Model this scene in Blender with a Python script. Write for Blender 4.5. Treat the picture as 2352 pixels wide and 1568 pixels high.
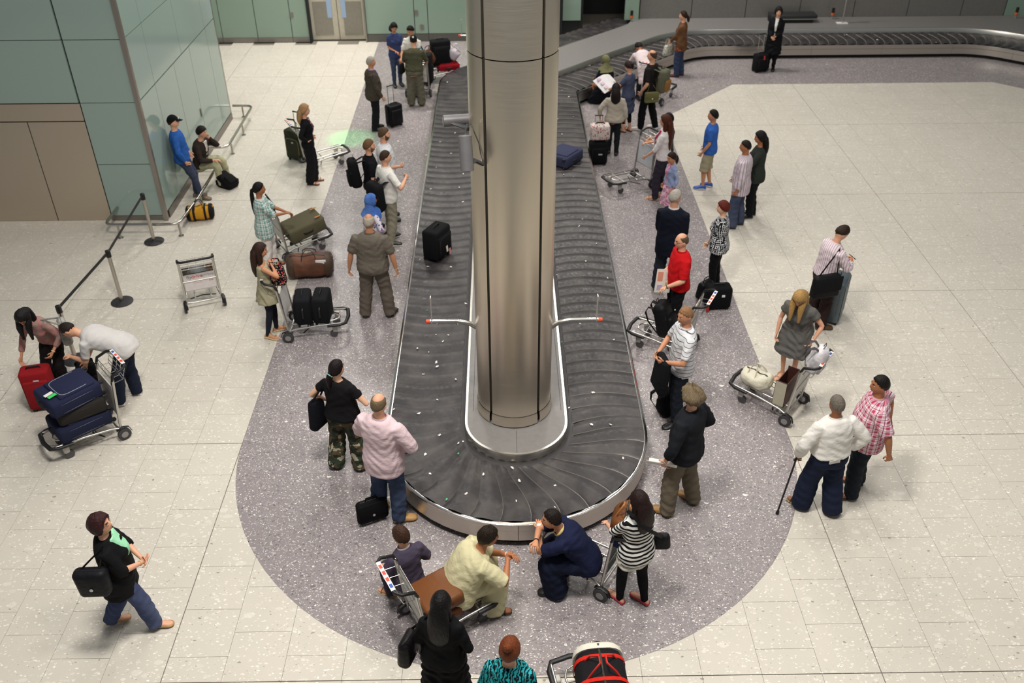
import bpy, bmesh, math, random
import numpy as np
from mathutils import Vector, Matrix, Euler
random.seed(7); RNG = np.random.default_rng(7)
S = bpy.context.scene; C = S.collection
for o in list(bpy.data.objects): bpy.data.objects.remove(o)
R = math.radians

# ------------------------------------------------------------------ camera, sky, lamps, exposure
cam = bpy.data.objects.new('camera', bpy.data.cameras.new('camera')); C.objects.link(cam); S.camera = cam
def set_camera(loc, pitch, yaw, roll, fpx):
    d = Vector((math.sin(yaw)*math.cos(pitch), math.cos(yaw)*math.cos(pitch), -math.sin(pitch)))
    r = Vector((math.cos(yaw), -math.sin(yaw), 0)); u = r.cross(d)
    r2 = r*math.cos(roll)+u*math.sin(roll); u2 = -r*math.sin(roll)+u*math.cos(roll)
    m = Matrix((r2, u2, -d)).transposed().to_4x4(); m.translation = loc
    cam.matrix_world = m; cam.data.sensor_width = 36; cam.data.lens = fpx/2352*36
set_camera(Vector((-.1356, -5.604, 8.0014)), .608976, .009743, -.005752, 2112.05)
cam.data.clip_end = 200
cam.data.dof.use_dof = True; cam.data.dof.focus_distance = 9.8; cam.data.dof.aperture_fstop = 1.5
S.view_settings.view_transform = 'Standard'; S.view_settings.look = 'None'
S.view_settings.gamma = 1; S.view_settings.exposure = 0; S.view_settings.use_curve_mapping = False
w = bpy.data.worlds.new('hall'); S.world = w; w.use_nodes = True
w.node_tree.nodes['Background'].inputs[0].default_value = (.93, .97, 1, 1)
w.node_tree.nodes['Background'].inputs[1].default_value = .18
def lamp(x, y, z, sx, sy, watts, col=(1, .955, .89)):
    l = bpy.data.lights.new('overhead_lamp', 'AREA'); l.shape = 'RECTANGLE'; l.size = sx; l.size_y = sy; l.energy = watts; l.color = col
    o = bpy.data.objects.new('overhead_lamp', l); C.objects.link(o); o.location = (x, y, z); return o
for (x, y, e) in [(-1.5, 0, 1000), (2.5, 0, 380), (6.5, 1.5, 120), (-2, 6, 130), (3, 6, 150), (-2, 12, 130), (3.5, 13, 200), (8.5, 14, 120), (-3.5, 18, 640), (2.5, 19, 700), (7, 7.5, 80)]: lamp(x, y, 11.5, 1.6, 1.6, e)
lamp(-5.6, 19.2, 6.0, 2.4, .6, 190)  # low unseen lamp, added to brighten the floor by the back-left wall
spot = bpy.data.lights.new('green_floor_glow', 'SPOT'); spot.energy = 1500; spot.color = (.05, 1, .2); spot.spot_size = R(12.5); spot.spot_blend = 1; spot.shadow_soft_size = .05  # green patch of light on the floor, its source out of view
so = bpy.data.objects.new('green_floor_glow', spot); C.objects.link(so); so.location = (-4.0, 13.0, 6.0)
so.rotation_euler = (Vector((-3.5, 13.85, 0))-Vector(so.location)).to_track_quat('-Z', 'Y').to_euler()

# ------------------------------------------------------------------ helpers: colour, materials
def lin(c):
    if isinstance(c, str): c = [int(c[i:i+2], 16)/255 for i in (0, 2, 4)]
    return tuple(((x/12.92) if x <= .04045 else ((x+.055)/1.055)**2.4) for x in c)
MATS = {}
class NT:
    def __init__(s, m): s.t = m.node_tree; s.bsdf = s.t.nodes['Principled BSDF']
    def n(s, typ, *ins, **kw):
        nd = s.t.nodes.new(typ)
        for k, v in kw.items(): setattr(nd, k, v)
        for i, v in enumerate(ins):
            if v is None: continue
            s.put(nd.inputs[i], v)
        return nd
    def put(s, sock, v):
        if hasattr(v, 'is_output'): s.t.links.new(v, sock)
        elif hasattr(v, 'outputs'): s.t.links.new(v.outputs[0], sock)
        else:
            if isinstance(v, (tuple, list)) and len(v) == 3 and sock.type == 'RGBA': v = (*v, 1)
            sock.default_value = v
    def m(s, op, a, b=0., c=None): return s.n('ShaderNodeMath', a, b, c, operation=op).outputs[0]
    def mix(s, f, a, b):
        nd = s.t.nodes.new('ShaderNodeMix'); nd.data_type = 'RGBA'
        s.put(nd.inputs[0], f); s.put(nd.inputs[6], a); s.put(nd.inputs[7], b); return nd.outputs[2]
    def obj(s): return s.n('ShaderNodeTexCoord').outputs['Object']
    def noise(s, vec, scale, detail=2, rough=.5): return s.n('ShaderNodeTexNoise', vec, None, scale, detail, rough).outputs
    def vor(s, vec, scale, feature='F1', rnd=1.):
        nd = s.n('ShaderNodeTexVoronoi', feature=feature); s.put(nd.inputs['Vector'], vec); nd.inputs['Scale'].default_value = scale
        nd.inputs['Randomness'].default_value = rnd; return nd.outputs
    def bump(s, h, st=.3, dist=.01):
        b = s.n('ShaderNodeBump'); b.inputs['Strength'].default_value = st; b.inputs['Distance'].default_value = dist
        s.put(b.inputs['Height'], h); s.put(s.bsdf.inputs['Normal'], b.outputs[0])
def newmat(name, col=(.5, .5, .5), rough=.6, metal=0., spec=.5):
    m = bpy.data.materials.new(name); m.use_nodes = True; t = NT(m)
    t.bsdf.inputs['Base Color'].default_value = (*col[:3], 1); t.bsdf.inputs['Roughness'].default_value = rough
    t.bsdf.inputs['Metallic'].default_value = metal; t.bsdf.inputs['Specular IOR Level'].default_value = spec
    return m, t
def plain(hexc, rough=.6, metal=0., spec=.5, bump=None):
    k = ('p', hexc, rough, metal, spec, bump)
    if k not in MATS:
        m, t = newmat('paint_'+hexc, lin(hexc), rough, metal, spec)
        o = t.obj(); ns = t.noise(o, 14, 3)[0]
        c = lin(hexc); t.put(t.bsdf.inputs['Base Color'], t.mix(ns, tuple(x*.86 for x in c), tuple(min(1, x*1.12) for x in c)))
        if bump: t.bump(t.noise(o, bump[0], 3)[0], bump[1], .01)
        MATS[k] = m
    return MATS[k]
def cloth(hexc, pat=None, c2=None, c3=None, sc=1., rough=.85, fold=.5):
    """woven fabric: base colour, optional printed or woven pattern, soft folds in relief"""
    k = ('c', hexc, pat, c2, c3, sc, rough, fold)
    if k in MATS: return MATS[k]
    m, t = newmat('fabric_'+hexc+('_'+pat if pat else ''), lin(hexc), rough, 0, .14)
    o = t.obj(); sp = t.n('ShaderNodeSeparateXYZ', o).outputs
    base = lin(hexc); a = lin(c2) if c2 else base; b = lin(c3) if c3 else a
    warp = t.noise(o, 5, 2)[0]; wv = t.m('MULTIPLY', t.m('SUBTRACT', warp, .5), .05)
    ang = t.m('ADD', t.m('MULTIPLY', sp[0], .86), t.m('MULTIPLY', sp[1], .52)) if pat == 'stripe_l' else t.m('MULTIPLY', t.m('ARCTAN2', sp[0], t.m('ADD', sp[1], .012)), .16)
    pat = 'stripe_v' if pat == 'stripe_l' else pat; z = t.m('ADD', sp[2], wv)
    band = lambda v, f, wd, ph=0.: t.m('LESS_THAN', t.m('FRACT', t.m('ADD', t.m('MULTIPLY', v, f), ph)), wd)
    col = base
    if pat == 'stripe_h': col = t.mix(band(z, 21*sc, .46), base, a)
    elif pat == 'stripe_v': col = t.mix(band(ang, 30*sc, .32), base, a)
    elif pat == 'wave': col = t.mix(band(t.m('ADD', z, t.m('MULTIPLY', t.noise(o, 3, 1)[0], .14)), 17*sc, .13), base, a)
    elif pat == 'plaid':
        c = t.mix(band(ang, 15*sc, .38), base, a); c2_ = t.mix(band(z, 15*sc, .38), base, a); c = t.mix(.5, c, c2_)
        c = t.mix(band(ang, 15*sc, .07, .42), c, b); col = t.mix(band(z, 15*sc, .07, .42), c, b)
    elif pat == 'hatch':
        c = t.mix(t.m('MULTIPLY', band(t.m('ADD', ang, wv), 38*sc, .35), t.m('GREATER_THAN', t.noise(o, 22, 2)[0], .44)), base, a)
        col = t.mix(t.m('MULTIPLY', band(z, 30*sc, .32), t.m('GREATER_THAN', t.noise(o, 18, 2)[0], .5)), c, a)
    elif pat == 'camo':
        c = t.mix(t.m('GREATER_THAN', t.noise(o, 7*sc, 2)[0], .52), base, a)
        col = t.mix(t.m('GREATER_THAN', t.noise(t.n('ShaderNodeVectorMath', o, (3, 7, 1), operation='ADD').outputs[0], 9*sc, 2)[0], .56), c, b)
        col = t.mix(t.m('GREATER_THAN', t.noise(t.n('ShaderNodeVectorMath', o, (9, 2, 5), operation='ADD').outputs[0], 10*sc, 2)[0], .62), col, lin('b0a890'))
    elif pat in ('floral', 'dots'):
        v = t.vor(o, 26*sc); v2 = t.vor(t.n('ShaderNodeVectorMath', o, (.3, .7, .1), operation='ADD').outputs[0], 34*sc)
        c = t.mix(t.m('LESS_THAN', v[0], .32 if pat == 'floral' else .25), base, a)
        col = t.mix(t.m('LESS_THAN', v2[0], .26), c, b) if pat == 'floral' else c
    elif pat == 'swirl':
        wv2 = t.n('ShaderNodeTexWave', o, 9*sc, 9., 3., 2.).outputs[1]; col = t.mix(t.m('GREATER_THAN', wv2, .52), base, a)
    elif pat == 'tweed': col = t.mix(t.m('GREATER_THAN', t.noise(o, 90*sc, 2)[0], .5), base, a)
    elif pat == 'fade': col = t.mix(t.n('ShaderNodeMapRange', t.noise(o, 4*sc, 3)[0], .38, .66, 0., 1.).outputs[0], base, a)
    if pat in (None, 'tweed', 'stripe_v', 'fade'):
        f = t.noise(o, 6, 3)[0]
        if isinstance(col, tuple): col = t.mix(f, tuple(x*.9 for x in col), tuple(min(1, x*1.1) for x in col))
    t.put(t.bsdf.inputs['Base Color'], col)
    if fold:
        st = t.n('ShaderNodeMapping', o); st.inputs['Scale'].default_value = (11, 11, 17); st.inputs['Rotation'].default_value = (.5, .35, .2)
        t.bump(t.noise(st, 1.0, 3, .45)[0], fold, .020)
    MATS[k] = m; return m
def skinm(i):
    tones = ['d9a587', 'c68e6c', 'a86f4c', '8a5638', 'e2b698']
    k = ('s', i)
    if k not in MATS:
        m, t = newmat('skin_tone', lin(tones[i]), .5, 0, .4); c = lin(tones[i])
        o = t.obj(); t.put(t.bsdf.inputs['Base Color'], t.mix(t.noise(o, 12, 3)[0], (c[0]*.9, c[1]*.82, c[2]*.78), tuple(min(1, x*1.1) for x in c)))
        t.bsdf.inputs['Subsurface Weight'].default_value = 0; MATS[k] = m
    return MATS[k]
def hairm(hexc):
    k = ('h', hexc)
    if k not in MATS:
        m, t = newmat('hair_'+hexc, lin(hexc), .5, 0, .22); o = t.obj(); c = lin(hexc)
        mp = t.n('ShaderNodeMapping', o); mp.inputs['Scale'].default_value = (60, 60, 9)
        ns = t.noise(mp, 1.5, 3)[0]
        t.put(t.bsdf.inputs['Base Color'], t.mix(ns, tuple(x*.45 for x in c), tuple(min(1, x*1.5) for x in c))); t.bump(ns, .8, .014); MATS[k] = m
    return MATS[k]
def steel(rough=.28, col='b9b2a8', brushed=True, scale=(4, 4, 160)):
    k = ('st', rough, col, brushed, scale)
    if k not in MATS:
        m, t = newmat('brushed_steel', lin(col), rough, 1.)
        if brushed:
            mp = t.n('ShaderNodeMapping', t.obj()); mp.inputs['Scale'].default_value = scale
            ns = t.noise(mp, 1., 4)[0]
            t.put(t.bsdf.inputs['Roughness'], t.n('ShaderNodeMapRange', ns, .3, .7, rough*.92, rough*1.1).outputs[0])
        MATS[k] = m
    return MATS[k]
def terrazzo(name, base, chips, joints=False, spec=.5, rough=.32, dark=.5):
    m, t = newmat(name, base, rough, 0, spec)
    co = t.n('ShaderNodeNewGeometry').outputs['Position']
    c = t.mix(t.noise(co, .55, 3)[0], tuple(x*.93 for x in base), tuple(min(1, x*1.07) for x in base))
    c = t.mix(t.m('MULTIPLY', t.noise(co, 60, 2)[0], dark), c, tuple(x*.72 for x in base))
    ws = t.n('ShaderNodeVectorMath', co, t.n('ShaderNodeVectorMath', t.noise(co, 18, 2)[1], (.05, .05, .05), operation='MULTIPLY').outputs[0], operation='ADD').outputs[0]
    for (sc, thr, lo, hi, rad, off) in chips:
        p = t.n('ShaderNodeVectorMath', ws, (off, off*.7, 0), operation='ADD').outputs[0]
        mp = t.n('ShaderNodeMapping', p); mp.inputs['Rotation'].default_value = (0, 0, off); mp.inputs['Scale'].default_value = (1, 1.75, 1)
        v = t.vor(mp, sc); r = t.n('ShaderNodeSeparateColor', v[1]).outputs
        msk = t.m('MULTIPLY', t.m('GREATER_THAN', r[0], thr), t.m('LESS_THAN', v[0], t.m('MULTIPLY', r[1], rad)))
        c = t.mix(msk, c, t.mix(r[2], lo, hi))
    if joints:
        sp = t.n('ShaderNodeSeparateXYZ', co).outputs
        jx = t.m('LESS_THAN', t.m('FRACT', t.m('ADD', t.m('MULTIPLY', sp[0], 1/.6), .5/100)), .012)
        jy = t.m('LESS_THAN', t.m('FRACT', t.m('MULTIPLY', sp[1], 1/.6)), .012)
        c = t.mix(t.m('MULTIPLY', t.m('MAXIMUM', jx, jy), .35), c, tuple(x*.6 for x in base))
    t.put(t.bsdf.inputs['Base Color'], c)
    t.put(t.bsdf.inputs['Roughness'], t.n('ShaderNodeMapRange', t.noise(co, 1.5, 3)[0], .3, .7, rough*.8, rough*1.25).outputs[0])
    return m
BLK = plain('101012', .5, bump=(60, .2)); RUB = plain('17171a', .7); CHR = steel(.18, 'cfcdc8', False); ALU = steel(.35, 'c4c2bd', False); WHT = plain('e8e6e2', .5)

# ------------------------------------------------------------------ helpers: meshes and objects
class MB:
    def __init__(s): s.v = []; s.f = []; s.mi = []; s.cur = 0
    def add(s, vs, fs):
        o = len(s.v); s.v += [tuple(map(float, q)) for q in vs]; s.f += [tuple(i+o for i in f) for f in fs]; s.mi += [s.cur]*len(fs); return s
    def loft(s, rings, cap=True, close=False):
        n = len(rings[0]); vs = [p for r in rings for p in r]; fs = []
        m = len(rings)
        for i in range(m if close else m-1):
            for j in range(n): fs.append((i*n+j, i*n+(j+1) % n, ((i+1) % m)*n+(j+1) % n, ((i+1) % m)*n+j))
        if cap and not close:
            c0 = np.mean(rings[0], 0); c1 = np.mean(rings[-1], 0); k = len(vs); vs = vs+[c0, c1]
            for j in range(n): fs.append((k, (j+1) % n, j)); fs.append((k+1, (m-1)*n+j, (m-1)*n+(j+1) % n))
        return s.add(vs, fs)
    def tube(s, pts, rad, n=8, lat=None, cap=True, close=False):
        """round or oval limb along a polyline; rad is a number, (a, b) or one of these per point"""
        P = [np.array(p, float) for p in pts]; m = len(P); rings = []
        if not isinstance(rad, list): rad = [rad]*m
        up = np.array(lat if lat is not None else (0, 0, 1), float); prev = None
        for i in range(m):
            a = P[i-1] if (i > 0 or close) else P[i]; b = P[(i+1) % m] if (i < m-1 or close) else P[i]
            t = b-a; t = t/(np.linalg.norm(t)+1e-12)
            u = (up if (lat is not None or prev is None) else prev); u = u-t*(u@t)
            if np.linalg.norm(u) < .05: u = np.array((1., .1, 0)) if abs(t[0]) < .9 else np.array((0, 1., .1)); u = u-t*(u@t)
            u = u/np.linalg.norm(u); prev = u; v = np.cross(t, u)
            r = rad[i]; ra, rb = (r, r) if not isinstance(r, (tuple, list)) else r[:2]
            rings.append([P[i]+u*ra*math.cos(2*math.pi*j/n)+v*rb*math.sin(2*math.pi*j/n) for j in range(n)])
        return s.loft(rings, cap, close)
    def box(s, c, d, rz=0.):
        x, y, z = [q/2 for q in d]; cs, sn = math.cos(rz), math.sin(rz)
        vs = [(c[0]+a*x*cs-b*y*sn, c[1]+a*x*sn+b*y*cs, c[2]+e*z) for e in (-1, 1) for a, b in ((-1, -1), (1, -1), (1, 1), (-1, 1))]
        return s.add(vs, [(3, 2, 1, 0), (4, 5, 6, 7), (0, 1, 5, 4), (1, 2, 6, 5), (2, 3, 7, 6), (3, 0, 4, 7)])
    def rbox(s, c, d, r, seg=4, taper=0., bulge=0.):
        """box with rounded edges; taper narrows the top, bulge swells the sides"""
        n = 4*seg; m = 2*seg; h = [max(q/2-r, 1e-4) for q in d]; vs = []
        for i in range(m):
            th = math.pi*(i+.5)/m if 0 < i < m-1 else (0.12 if i == 0 else math.pi-.12)
            for j in range(n):
                ph = 2*math.pi*(j+.5)/n; q = (math.sin(th)*math.cos(ph), math.sin(th)*math.sin(ph), math.cos(th))
                p = [math.copysign(h[k], q[k])+r*q[k] for k in range(3)]; tz = (p[2]/d[2]+.5)
                k = 1-taper*tz+bulge*math.sin(math.pi*min(max(tz, 0), 1)); vs.append((c[0]+p[0]*k, c[1]+p[1]*k, c[2]+p[2]))
        fs = [(i*n+j, (i+1)*n+j, (i+1)*n+(j+1) % n, i*n+(j+1) % n) for i in range(m-1) for j in range(n)]
        fs += [tuple(range(n)), tuple(reversed(range((m-1)*n, m*n)))]
        return s.add(vs, fs)
    def ell(s, c, r, n=12, m=8, rot=None):
        vs = []; M = np.array(rot) if rot is not None else np.eye(3)
        for i in range(m+1):
            th = math.pi*min(max(i/m, .01), .99)
            for j in range(n):
                ph = 2*math.pi*j/n; vs.append(np.array(c)+M@np.array((r[0]*math.sin(th)*math.cos(ph), r[1]*math.sin(th)*math.sin(ph), r[2]*math.cos(th))))
        fs = [(i*n+j, (i+1)*n+j, (i+1)*n+(j+1) % n, i*n+(j+1) % n) for i in range(m) for j in range(n)]+[tuple(range(n)), tuple(reversed(range(m*n, m*n+n)))]
        return s.add(vs, fs)
    def prism(s, poly, z0, z1):
        n = len(poly); vs = [(*p, z0) for p in poly]+[(*p, z1) for p in poly]
        return s.add(vs, [tuple(reversed(range(n))), tuple(range(n, 2*n))]+[(i, (i+1) % n, n+(i+1) % n, n+i) for i in range(n)])
    def disc(s, c, r, t, ax=0, n=18):
        a = np.zeros(3); a[ax] = t/2; c = np.array(c, float); return s.tube([c-a, c+a], r, n)
    def mesh(s, name, mats=None, smooth=None):
        me = bpy.data.meshes.new(name); me.from_pydata(s.v, [], s.f)
        for m in (mats if isinstance(mats, (list, tuple)) else [mats]):
            if m: me.materials.append(m)
        if max(s.mi or [0]) > 0: me.polygons.foreach_set('material_index', s.mi)
        if smooth is not None:
            me.polygons.foreach_set('use_smooth', [True]*len(s.f)); me.set_sharp_from_angle(angle=R(smooth))
        return me
def link(name, data, parent=None, loc=(0, 0, 0), rot=(0, 0, 0), **props):
    o = bpy.data.objects.new(name, data); C.objects.link(o); o.location = loc; o.rotation_euler = rot
    if parent: o.parent = parent
    for k, v in props.items():
        if v is not None: o[k] = v
    return o
def part(name, mb, mat, parent, smooth=40, **props): return link(name, mb.mesh(name, mat, smooth), parent, **props)
def thing(name, label, cat, loc=(0, 0, 0), rot=(0, 0, 0), group=None): return link(name, None, None, loc, rot, label=label, category=cat, group=group)
def struct(name, mb, mat, smooth=None): return link(name, mb.mesh(name, mat, smooth), kind='structure')
def rot2(h): return lambda p: (p[0]*math.cos(h)-p[1]*math.sin(h), p[0]*math.sin(h)+p[1]*math.cos(h))
def arc(c, r, a0, a1, n): return [(c[0]+r*math.cos(R(a0+(a1-a0)*i/n)), c[1]+r*math.sin(R(a0+(a1-a0)*i/n))) for i in range(n+1)]
TEXTQ = []
def lettering(txt, parent, loc, rot, size, hexc, name='lettering', bold=0.):
    cu = bpy.data.curves.new(name, 'FONT'); cu.body = txt; cu.size = size; cu.extrude = .0008; cu.offset = bold; cu.align_x = 'CENTER'; cu.align_y = 'CENTER'; cu.resolution_u = 2
    o = link(name, cu, parent, loc, rot); TEXTQ.append((o, plain(hexc, .5))); return o

# ------------------------------------------------------------------ floor: light terrazzo tiles round a dark terrazzo apron
LT = terrazzo('light_terrazzo', lin('cdc7bb'), [(7, .68, lin('d6d1c6'), lin('c3bfb4'), .46, .3), (17, .58, lin('e6e0d5'), lin('ccc6ba'), .42, 1.7), (27, .60, lin('fdf8ee'), lin('d6cec1'), .44, 5.3), (14, .95, lin('8f8981'), lin('aaa093'), .30, 3.1), (34, .88, lin('968f86'), lin('aaa093'), .36, 2.3)], spec=.4, rough=.38, dark=.30)
DT = terrazzo('dark_terrazzo', lin('928a8b'), [(8, .62, lin('989192'), lin('7b7476'), .46, .9), (17, .60, lin('6a6467'), lin('7f777a'), .42, 4.4), (22, .60, lin('d6d0ca'), lin('a29a99'), .38, 2.1), (36, .50, lin('f6f2ec'), lin('b8b0ad'), .44, 6.1), (52, .55, lin('f2eee8'), lin('a8a09e'), .44, 7.7), (40, .70, lin('4c474b'), lin('655f62'), .42, 3.3), (9, .962, lin('f2efe8'), lin('d0cac2'), .3, 5.2)], joints=True, spec=.5, rough=.32, dark=.6)
DARK_POLY = arc((0, 3.62), 3.6, 180, 360, 48)+[(3.62, 14.9), (5.7, 17.12), (12.3, 17.12), (17, 12.95), (17, 21.1), (-3.64, 21.1)]
floor = struct('floor', MB().box((1, 9, -.06), (34, 30, .08)), plain('7a746a', .9))
def inside(p, poly):
    r = False; j = len(poly)-1
    for i in range(len(poly)):
        a, b = poly[i], poly[j]
        if (a[1] > p[1]) != (b[1] > p[1]) and p[0] < (b[0]-a[0])*(p[1]-a[1])/(b[1]-a[1])+a[0]: r = not r
        j = i
    return r
tiles = []
for i in range(-25, 26):
    x0, x1 = i*.6, i*.6+.6; ys = set()
    for k in range(-8, 36): ys.add(round(k*.6+(.3 if i % 2 == 0 else 0), 3))
    for k in range(-1, 6): ys.add(round(k*3.6, 3))
    ys = sorted(y for y in ys if -3.61 < y < 21.1)
    for y0, y1 in zip(ys, ys[1:]):
        if x1 < -6.5 and y0 > 10.1 and y1 < 15: continue
        gx0 = .005 if i % 6 == 0 else .0016; gx1 = .005 if (i+1) % 6 == 0 else .0016
        gy0 = .005 if abs(y0/3.6-round(y0/3.6)) < .01 else .0016; gy1 = .005 if abs(y1/3.6-round(y1/3.6)) < .01 else .0016
        a = (x0+gx0, y0+gy0, x1-gx1, y1-gy1)
        if all(inside(q, DARK_POLY) for q in ((x0, y0), (x1, y0), (x0, y1), (x1, y1))): continue
        cxy = ((a[0]+a[2])/2, (a[1]+a[3])/2)
        q = cam.matrix_world.inverted()@Vector((*cxy, 0)); vis = abs(q.x/-q.z) < .575 and abs(q.y/-q.z) < .39
        tiles.append((not vis, (cxy[0]+.13)**2+(cxy[1]+5.6)**2, a))
tiles.sort(); cache = {}; rest = MB()
for n, (hid, d, a) in enumerate(tiles):
    sx, sy = round(a[2]-a[0], 4), round(a[3]-a[1], 4); c = ((a[0]+a[2])/2, (a[1]+a[3])/2)
    if n < 290:
        if (sx, sy) not in cache: cache[sx, sy] = MB().box((0, 0, -.01), (sx, sy, .02)).mesh('tile', LT)
        link('tile', cache[sx, sy], floor, (*c, 0))
    else: rest.box((*c, -.01), (sx, sy, .02))
part('tile', rest, LT, floor, None, kind='stuff')
part('apron_slab', MB().prism(DARK_POLY, -.02, .002), DT, floor, None)

# ------------------------------------------------------------------ walls
GLS = newmat('back_painted_glass', lin('8fa29b'), .10, 0, .6)[0]; GLS2 = newmat('back_painted_glass_far', lin('83998a'), .14, 0, .5)[0]
SST = steel(.42, 'cfc3b4', True, (3, 3, 90)); SSTD = steel(.42, '8f8a86', True, (2, 2, 60)); GAP = plain('15181a', .8); FRM = plain('85827c', .4, .6)
wl = struct('wall_left', MB().box((-10.5, 12.57, 2.75), (7.98, 5.06, 5.5)), GAP)
def panel(parent, name, c, d, mat, **p): return part(name, MB().box(c, d), mat, parent, None, **p)
zs = [.1, 1.13, 2.28, 3.37, 4.45, 5.5]
for z0, z1 in zip(zs, zs[1:]):            # front face of the block
    panel(wl, 'glass_panel', (-7.0, 10.02, (z0+z1)/2), (.95, .05, z1-z0-.012), GLS)
    if z0 > 2:
        for x in (-8.36, -10.08, -11.8): panel(wl, 'glass_panel', (x, 10.02, (z0+z1)/2), (1.7, .05, z1-z0-.014), GLS)
panel(wl, 'steel_panel', (-8.0, 10.03, .97), (1.0, .04, 1.93), SST); panel(wl, 'steel_panel', (-9.6, 10.03, .97), (2.17, .04, 1.93), SST)
panel(wl, 'steel_panel', (-9.1, 10.03, 2.11), (3.2, .04, .31), SST)
panel(wl, 'kick_strip', (-7.0, 10.02, .05), (.98, .06, .1), SSTD); panel(wl, 'kick_strip', (-6.46, 12.6, .075), (.06, 5.0, .15), SSTD)
panel(wl, 'corner_post', (-6.475, 10.0, 2.75), (.075, .075, 5.5), steel(.4, 'a59d98', False))
panel(wl, 'corner_post', (-6.475, 15.1, 2.75), (.06, .06, 5.5), steel(.4, 'a59d98', False))
ys = [10.04, 10.88, 12.05, 13.1, 14.35, 15.07]
for i, (a, b) in enumerate(zip(ys, ys[1:])):   # side face, low row then the upper rows
    panel(wl, 'glass_panel', (-6.465, (a+b)/2, 1.225), (.04, b-a-.014, 2.13), GLS)
ys = [10.04, 10.88, 12.6, 14.32, 15.07]
for z0, z1 in ((2.31, 3.39), (3.39, 4.45), (4.45, 5.5)):
    for a, b in zip(ys, ys[1:]): panel(wl, 'glass_panel', (-6.465, (a+b)/2, (z0+z1)/2), (.04, b-a-.012, z1-z0-.012), GLS)
panel(wl, 'door_lock', (-6.44, 13.02, .95), (.03, .05, .16), FRM)

wb = struct('wall_back', MB().box((-8.4, 21.16, 2.25), (5.74, .4, 4.5)).box((-1.2, 21.16, 2.25), (5.6, .4, 4.5)).box((1.9, 21.36, 2.25), (.6, .4, 4.5)).box((9.6, 21.5, 2.25), (12.2, .4, 4.5)).box((2.8, 23.7, 2.25), (2.2, .2, 4.5)).box((1.8, 22.6, 2.25), (.2, 2.4, 4.5)).box((3.85, 22.6, 2.25), (.2, 2.3, 4.5)).box((2.8, 22.5, 4.0), (1.8, 2.4, 1.0)), GAP)
for a, b in ((-11.2, -10.1), (-10.1, -9.1), (-9.1, -8.06), (-8.06, -7.06), (-7.06, -6.07), (-6.07, -5.58)):
    panel(wb, 'glass_panel', ((a+b)/2, 20.95, 2.3), (b-a-.02, .05, 4.3), GLS2); panel(wb, 'kick_strip', ((a+b)/2, 20.94, .08), (b-a-.01, .06, .13), FRM)
for a, b in ((-3.95, -2.58), (-2.58, -2.2), (-2.2, -.9), (-.9, .3), (.3, 1.5)):
    panel(wb, 'glass_panel', ((a+b)/2, 20.95, 2.35), (b-a-.02, .05, 4.25), GLS2); panel(wb, 'kick_strip', ((a+b)/2, 20.94, .11), (b-a-.01, .06, .2), plain('5b5a55', .5, .3))
for x, z in ((-6.02, .78), (-2.52, .82), (-2.38, .42)): panel(wb, 'door_lock', (x, 20.915, z), (.10, .02, .12), FRM)
for a, b in ((1.62, 2.13), (3.38, 3.78)): panel(wb, 'glass_panel', ((a+b)/2, 21.14, 2.5), (b-a, .06, 4.0), GLS2)
xs = [3.82, 5.3, 6.85, 8.4, 9.95, 11.5, 13.05, 14.3]
GREY = plain('7f7d79', .42, .35)
for a, b in zip(xs, xs[1:]): panel(wb, 'steel_panel', ((a+b)/2, 21.28, 2.5), (b-a-.02, .05, 4.0), GREY)
panel(wb, 'glass_panel', (14.62, 21.26, 2.5), (.6, .05, 4.0), GLS2)
wr = struct('wall_right', MB().box((16.9, 18.6, 2.25), (.3, 5.4, 4.5)), GAP); panel(wr, 'glass_panel', (16.72, 18.6, 2.4), (.05, 5.3, 4.2), GLS2)
dr = struct('door_1', MB().box((-4.77, 21.2, 2.2), (1.64, .08, 4.4)), FRM)
CRM = plain('b9b4a4', .4, .3)
for sx, x in ((-1, -5.16), (1, -4.36)):
    d = part('door_leaf', MB().box((x, 21.13, 1.12), (.78, .05, 2.2)), CRM, dr, None)
    part('kick_plate', MB().box((x+.02*sx, 21.1, .62), (.52, .02, .92)), plain('8d8a80', .4, .5), d, None)
    part('vision_pane', MB().box((x+.2*(1 if sx < 0 else -1)-.02, 21.095, 1.35), (.13, .02, 1.42)), newmat('blue_pane', lin('8fa7c4'), .1)[0], d, None)
panel(dr, 'over_panel', (-4.77, 21.14, 3.3), (1.6, .05, 2.1), CRM)
panel(dr, 'door_frame', (-5.56, 21.02, 2.2), (.05, .3, 4.4), GAP)
panel(dr, 'door_frame', (-3.97, 21.02, 2.2), (.04, .3, 4.4), FRM)

# bumper rail round the glass block
def bumper(label, path, posts, z=.27):
    t = thing('bumper_rail', label, 'rail', (*path[0], 0)); o = path[0]; L = lambda p, zz: (p[0]-o[0], p[1]-o[1], zz)
    P = []
    for i, p in enumerate(path):
        if 0 < i < len(path)-1:
            a = np.array(path[i-1]); b = np.array(p); c = np.array(path[i+1]); r = .16
            d1 = (a-b)/np.linalg.norm(a-b); d2 = (c-b)/np.linalg.norm(c-b)
            for s in (0, .25, .5, .75, 1): P.append(tuple((1-s)**2*(b+d1*r)+2*s*(1-s)*b+s*s*(b+d2*r)))
        else: P.append(p)
    part('rail_tube', MB().tube([L(p, z) for p in P], .028, 10), steel(.22, 'c0bbb4', False), t)
    for q in posts:
        pz = part('post', MB().tube([L(q, .0), L(q, z)], .02, 8), steel(.3, 'aaa59e', False), t); part('floor_flange', MB().disc(L(q, .006), .05, .012, 2), CHR, pz)
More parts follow.
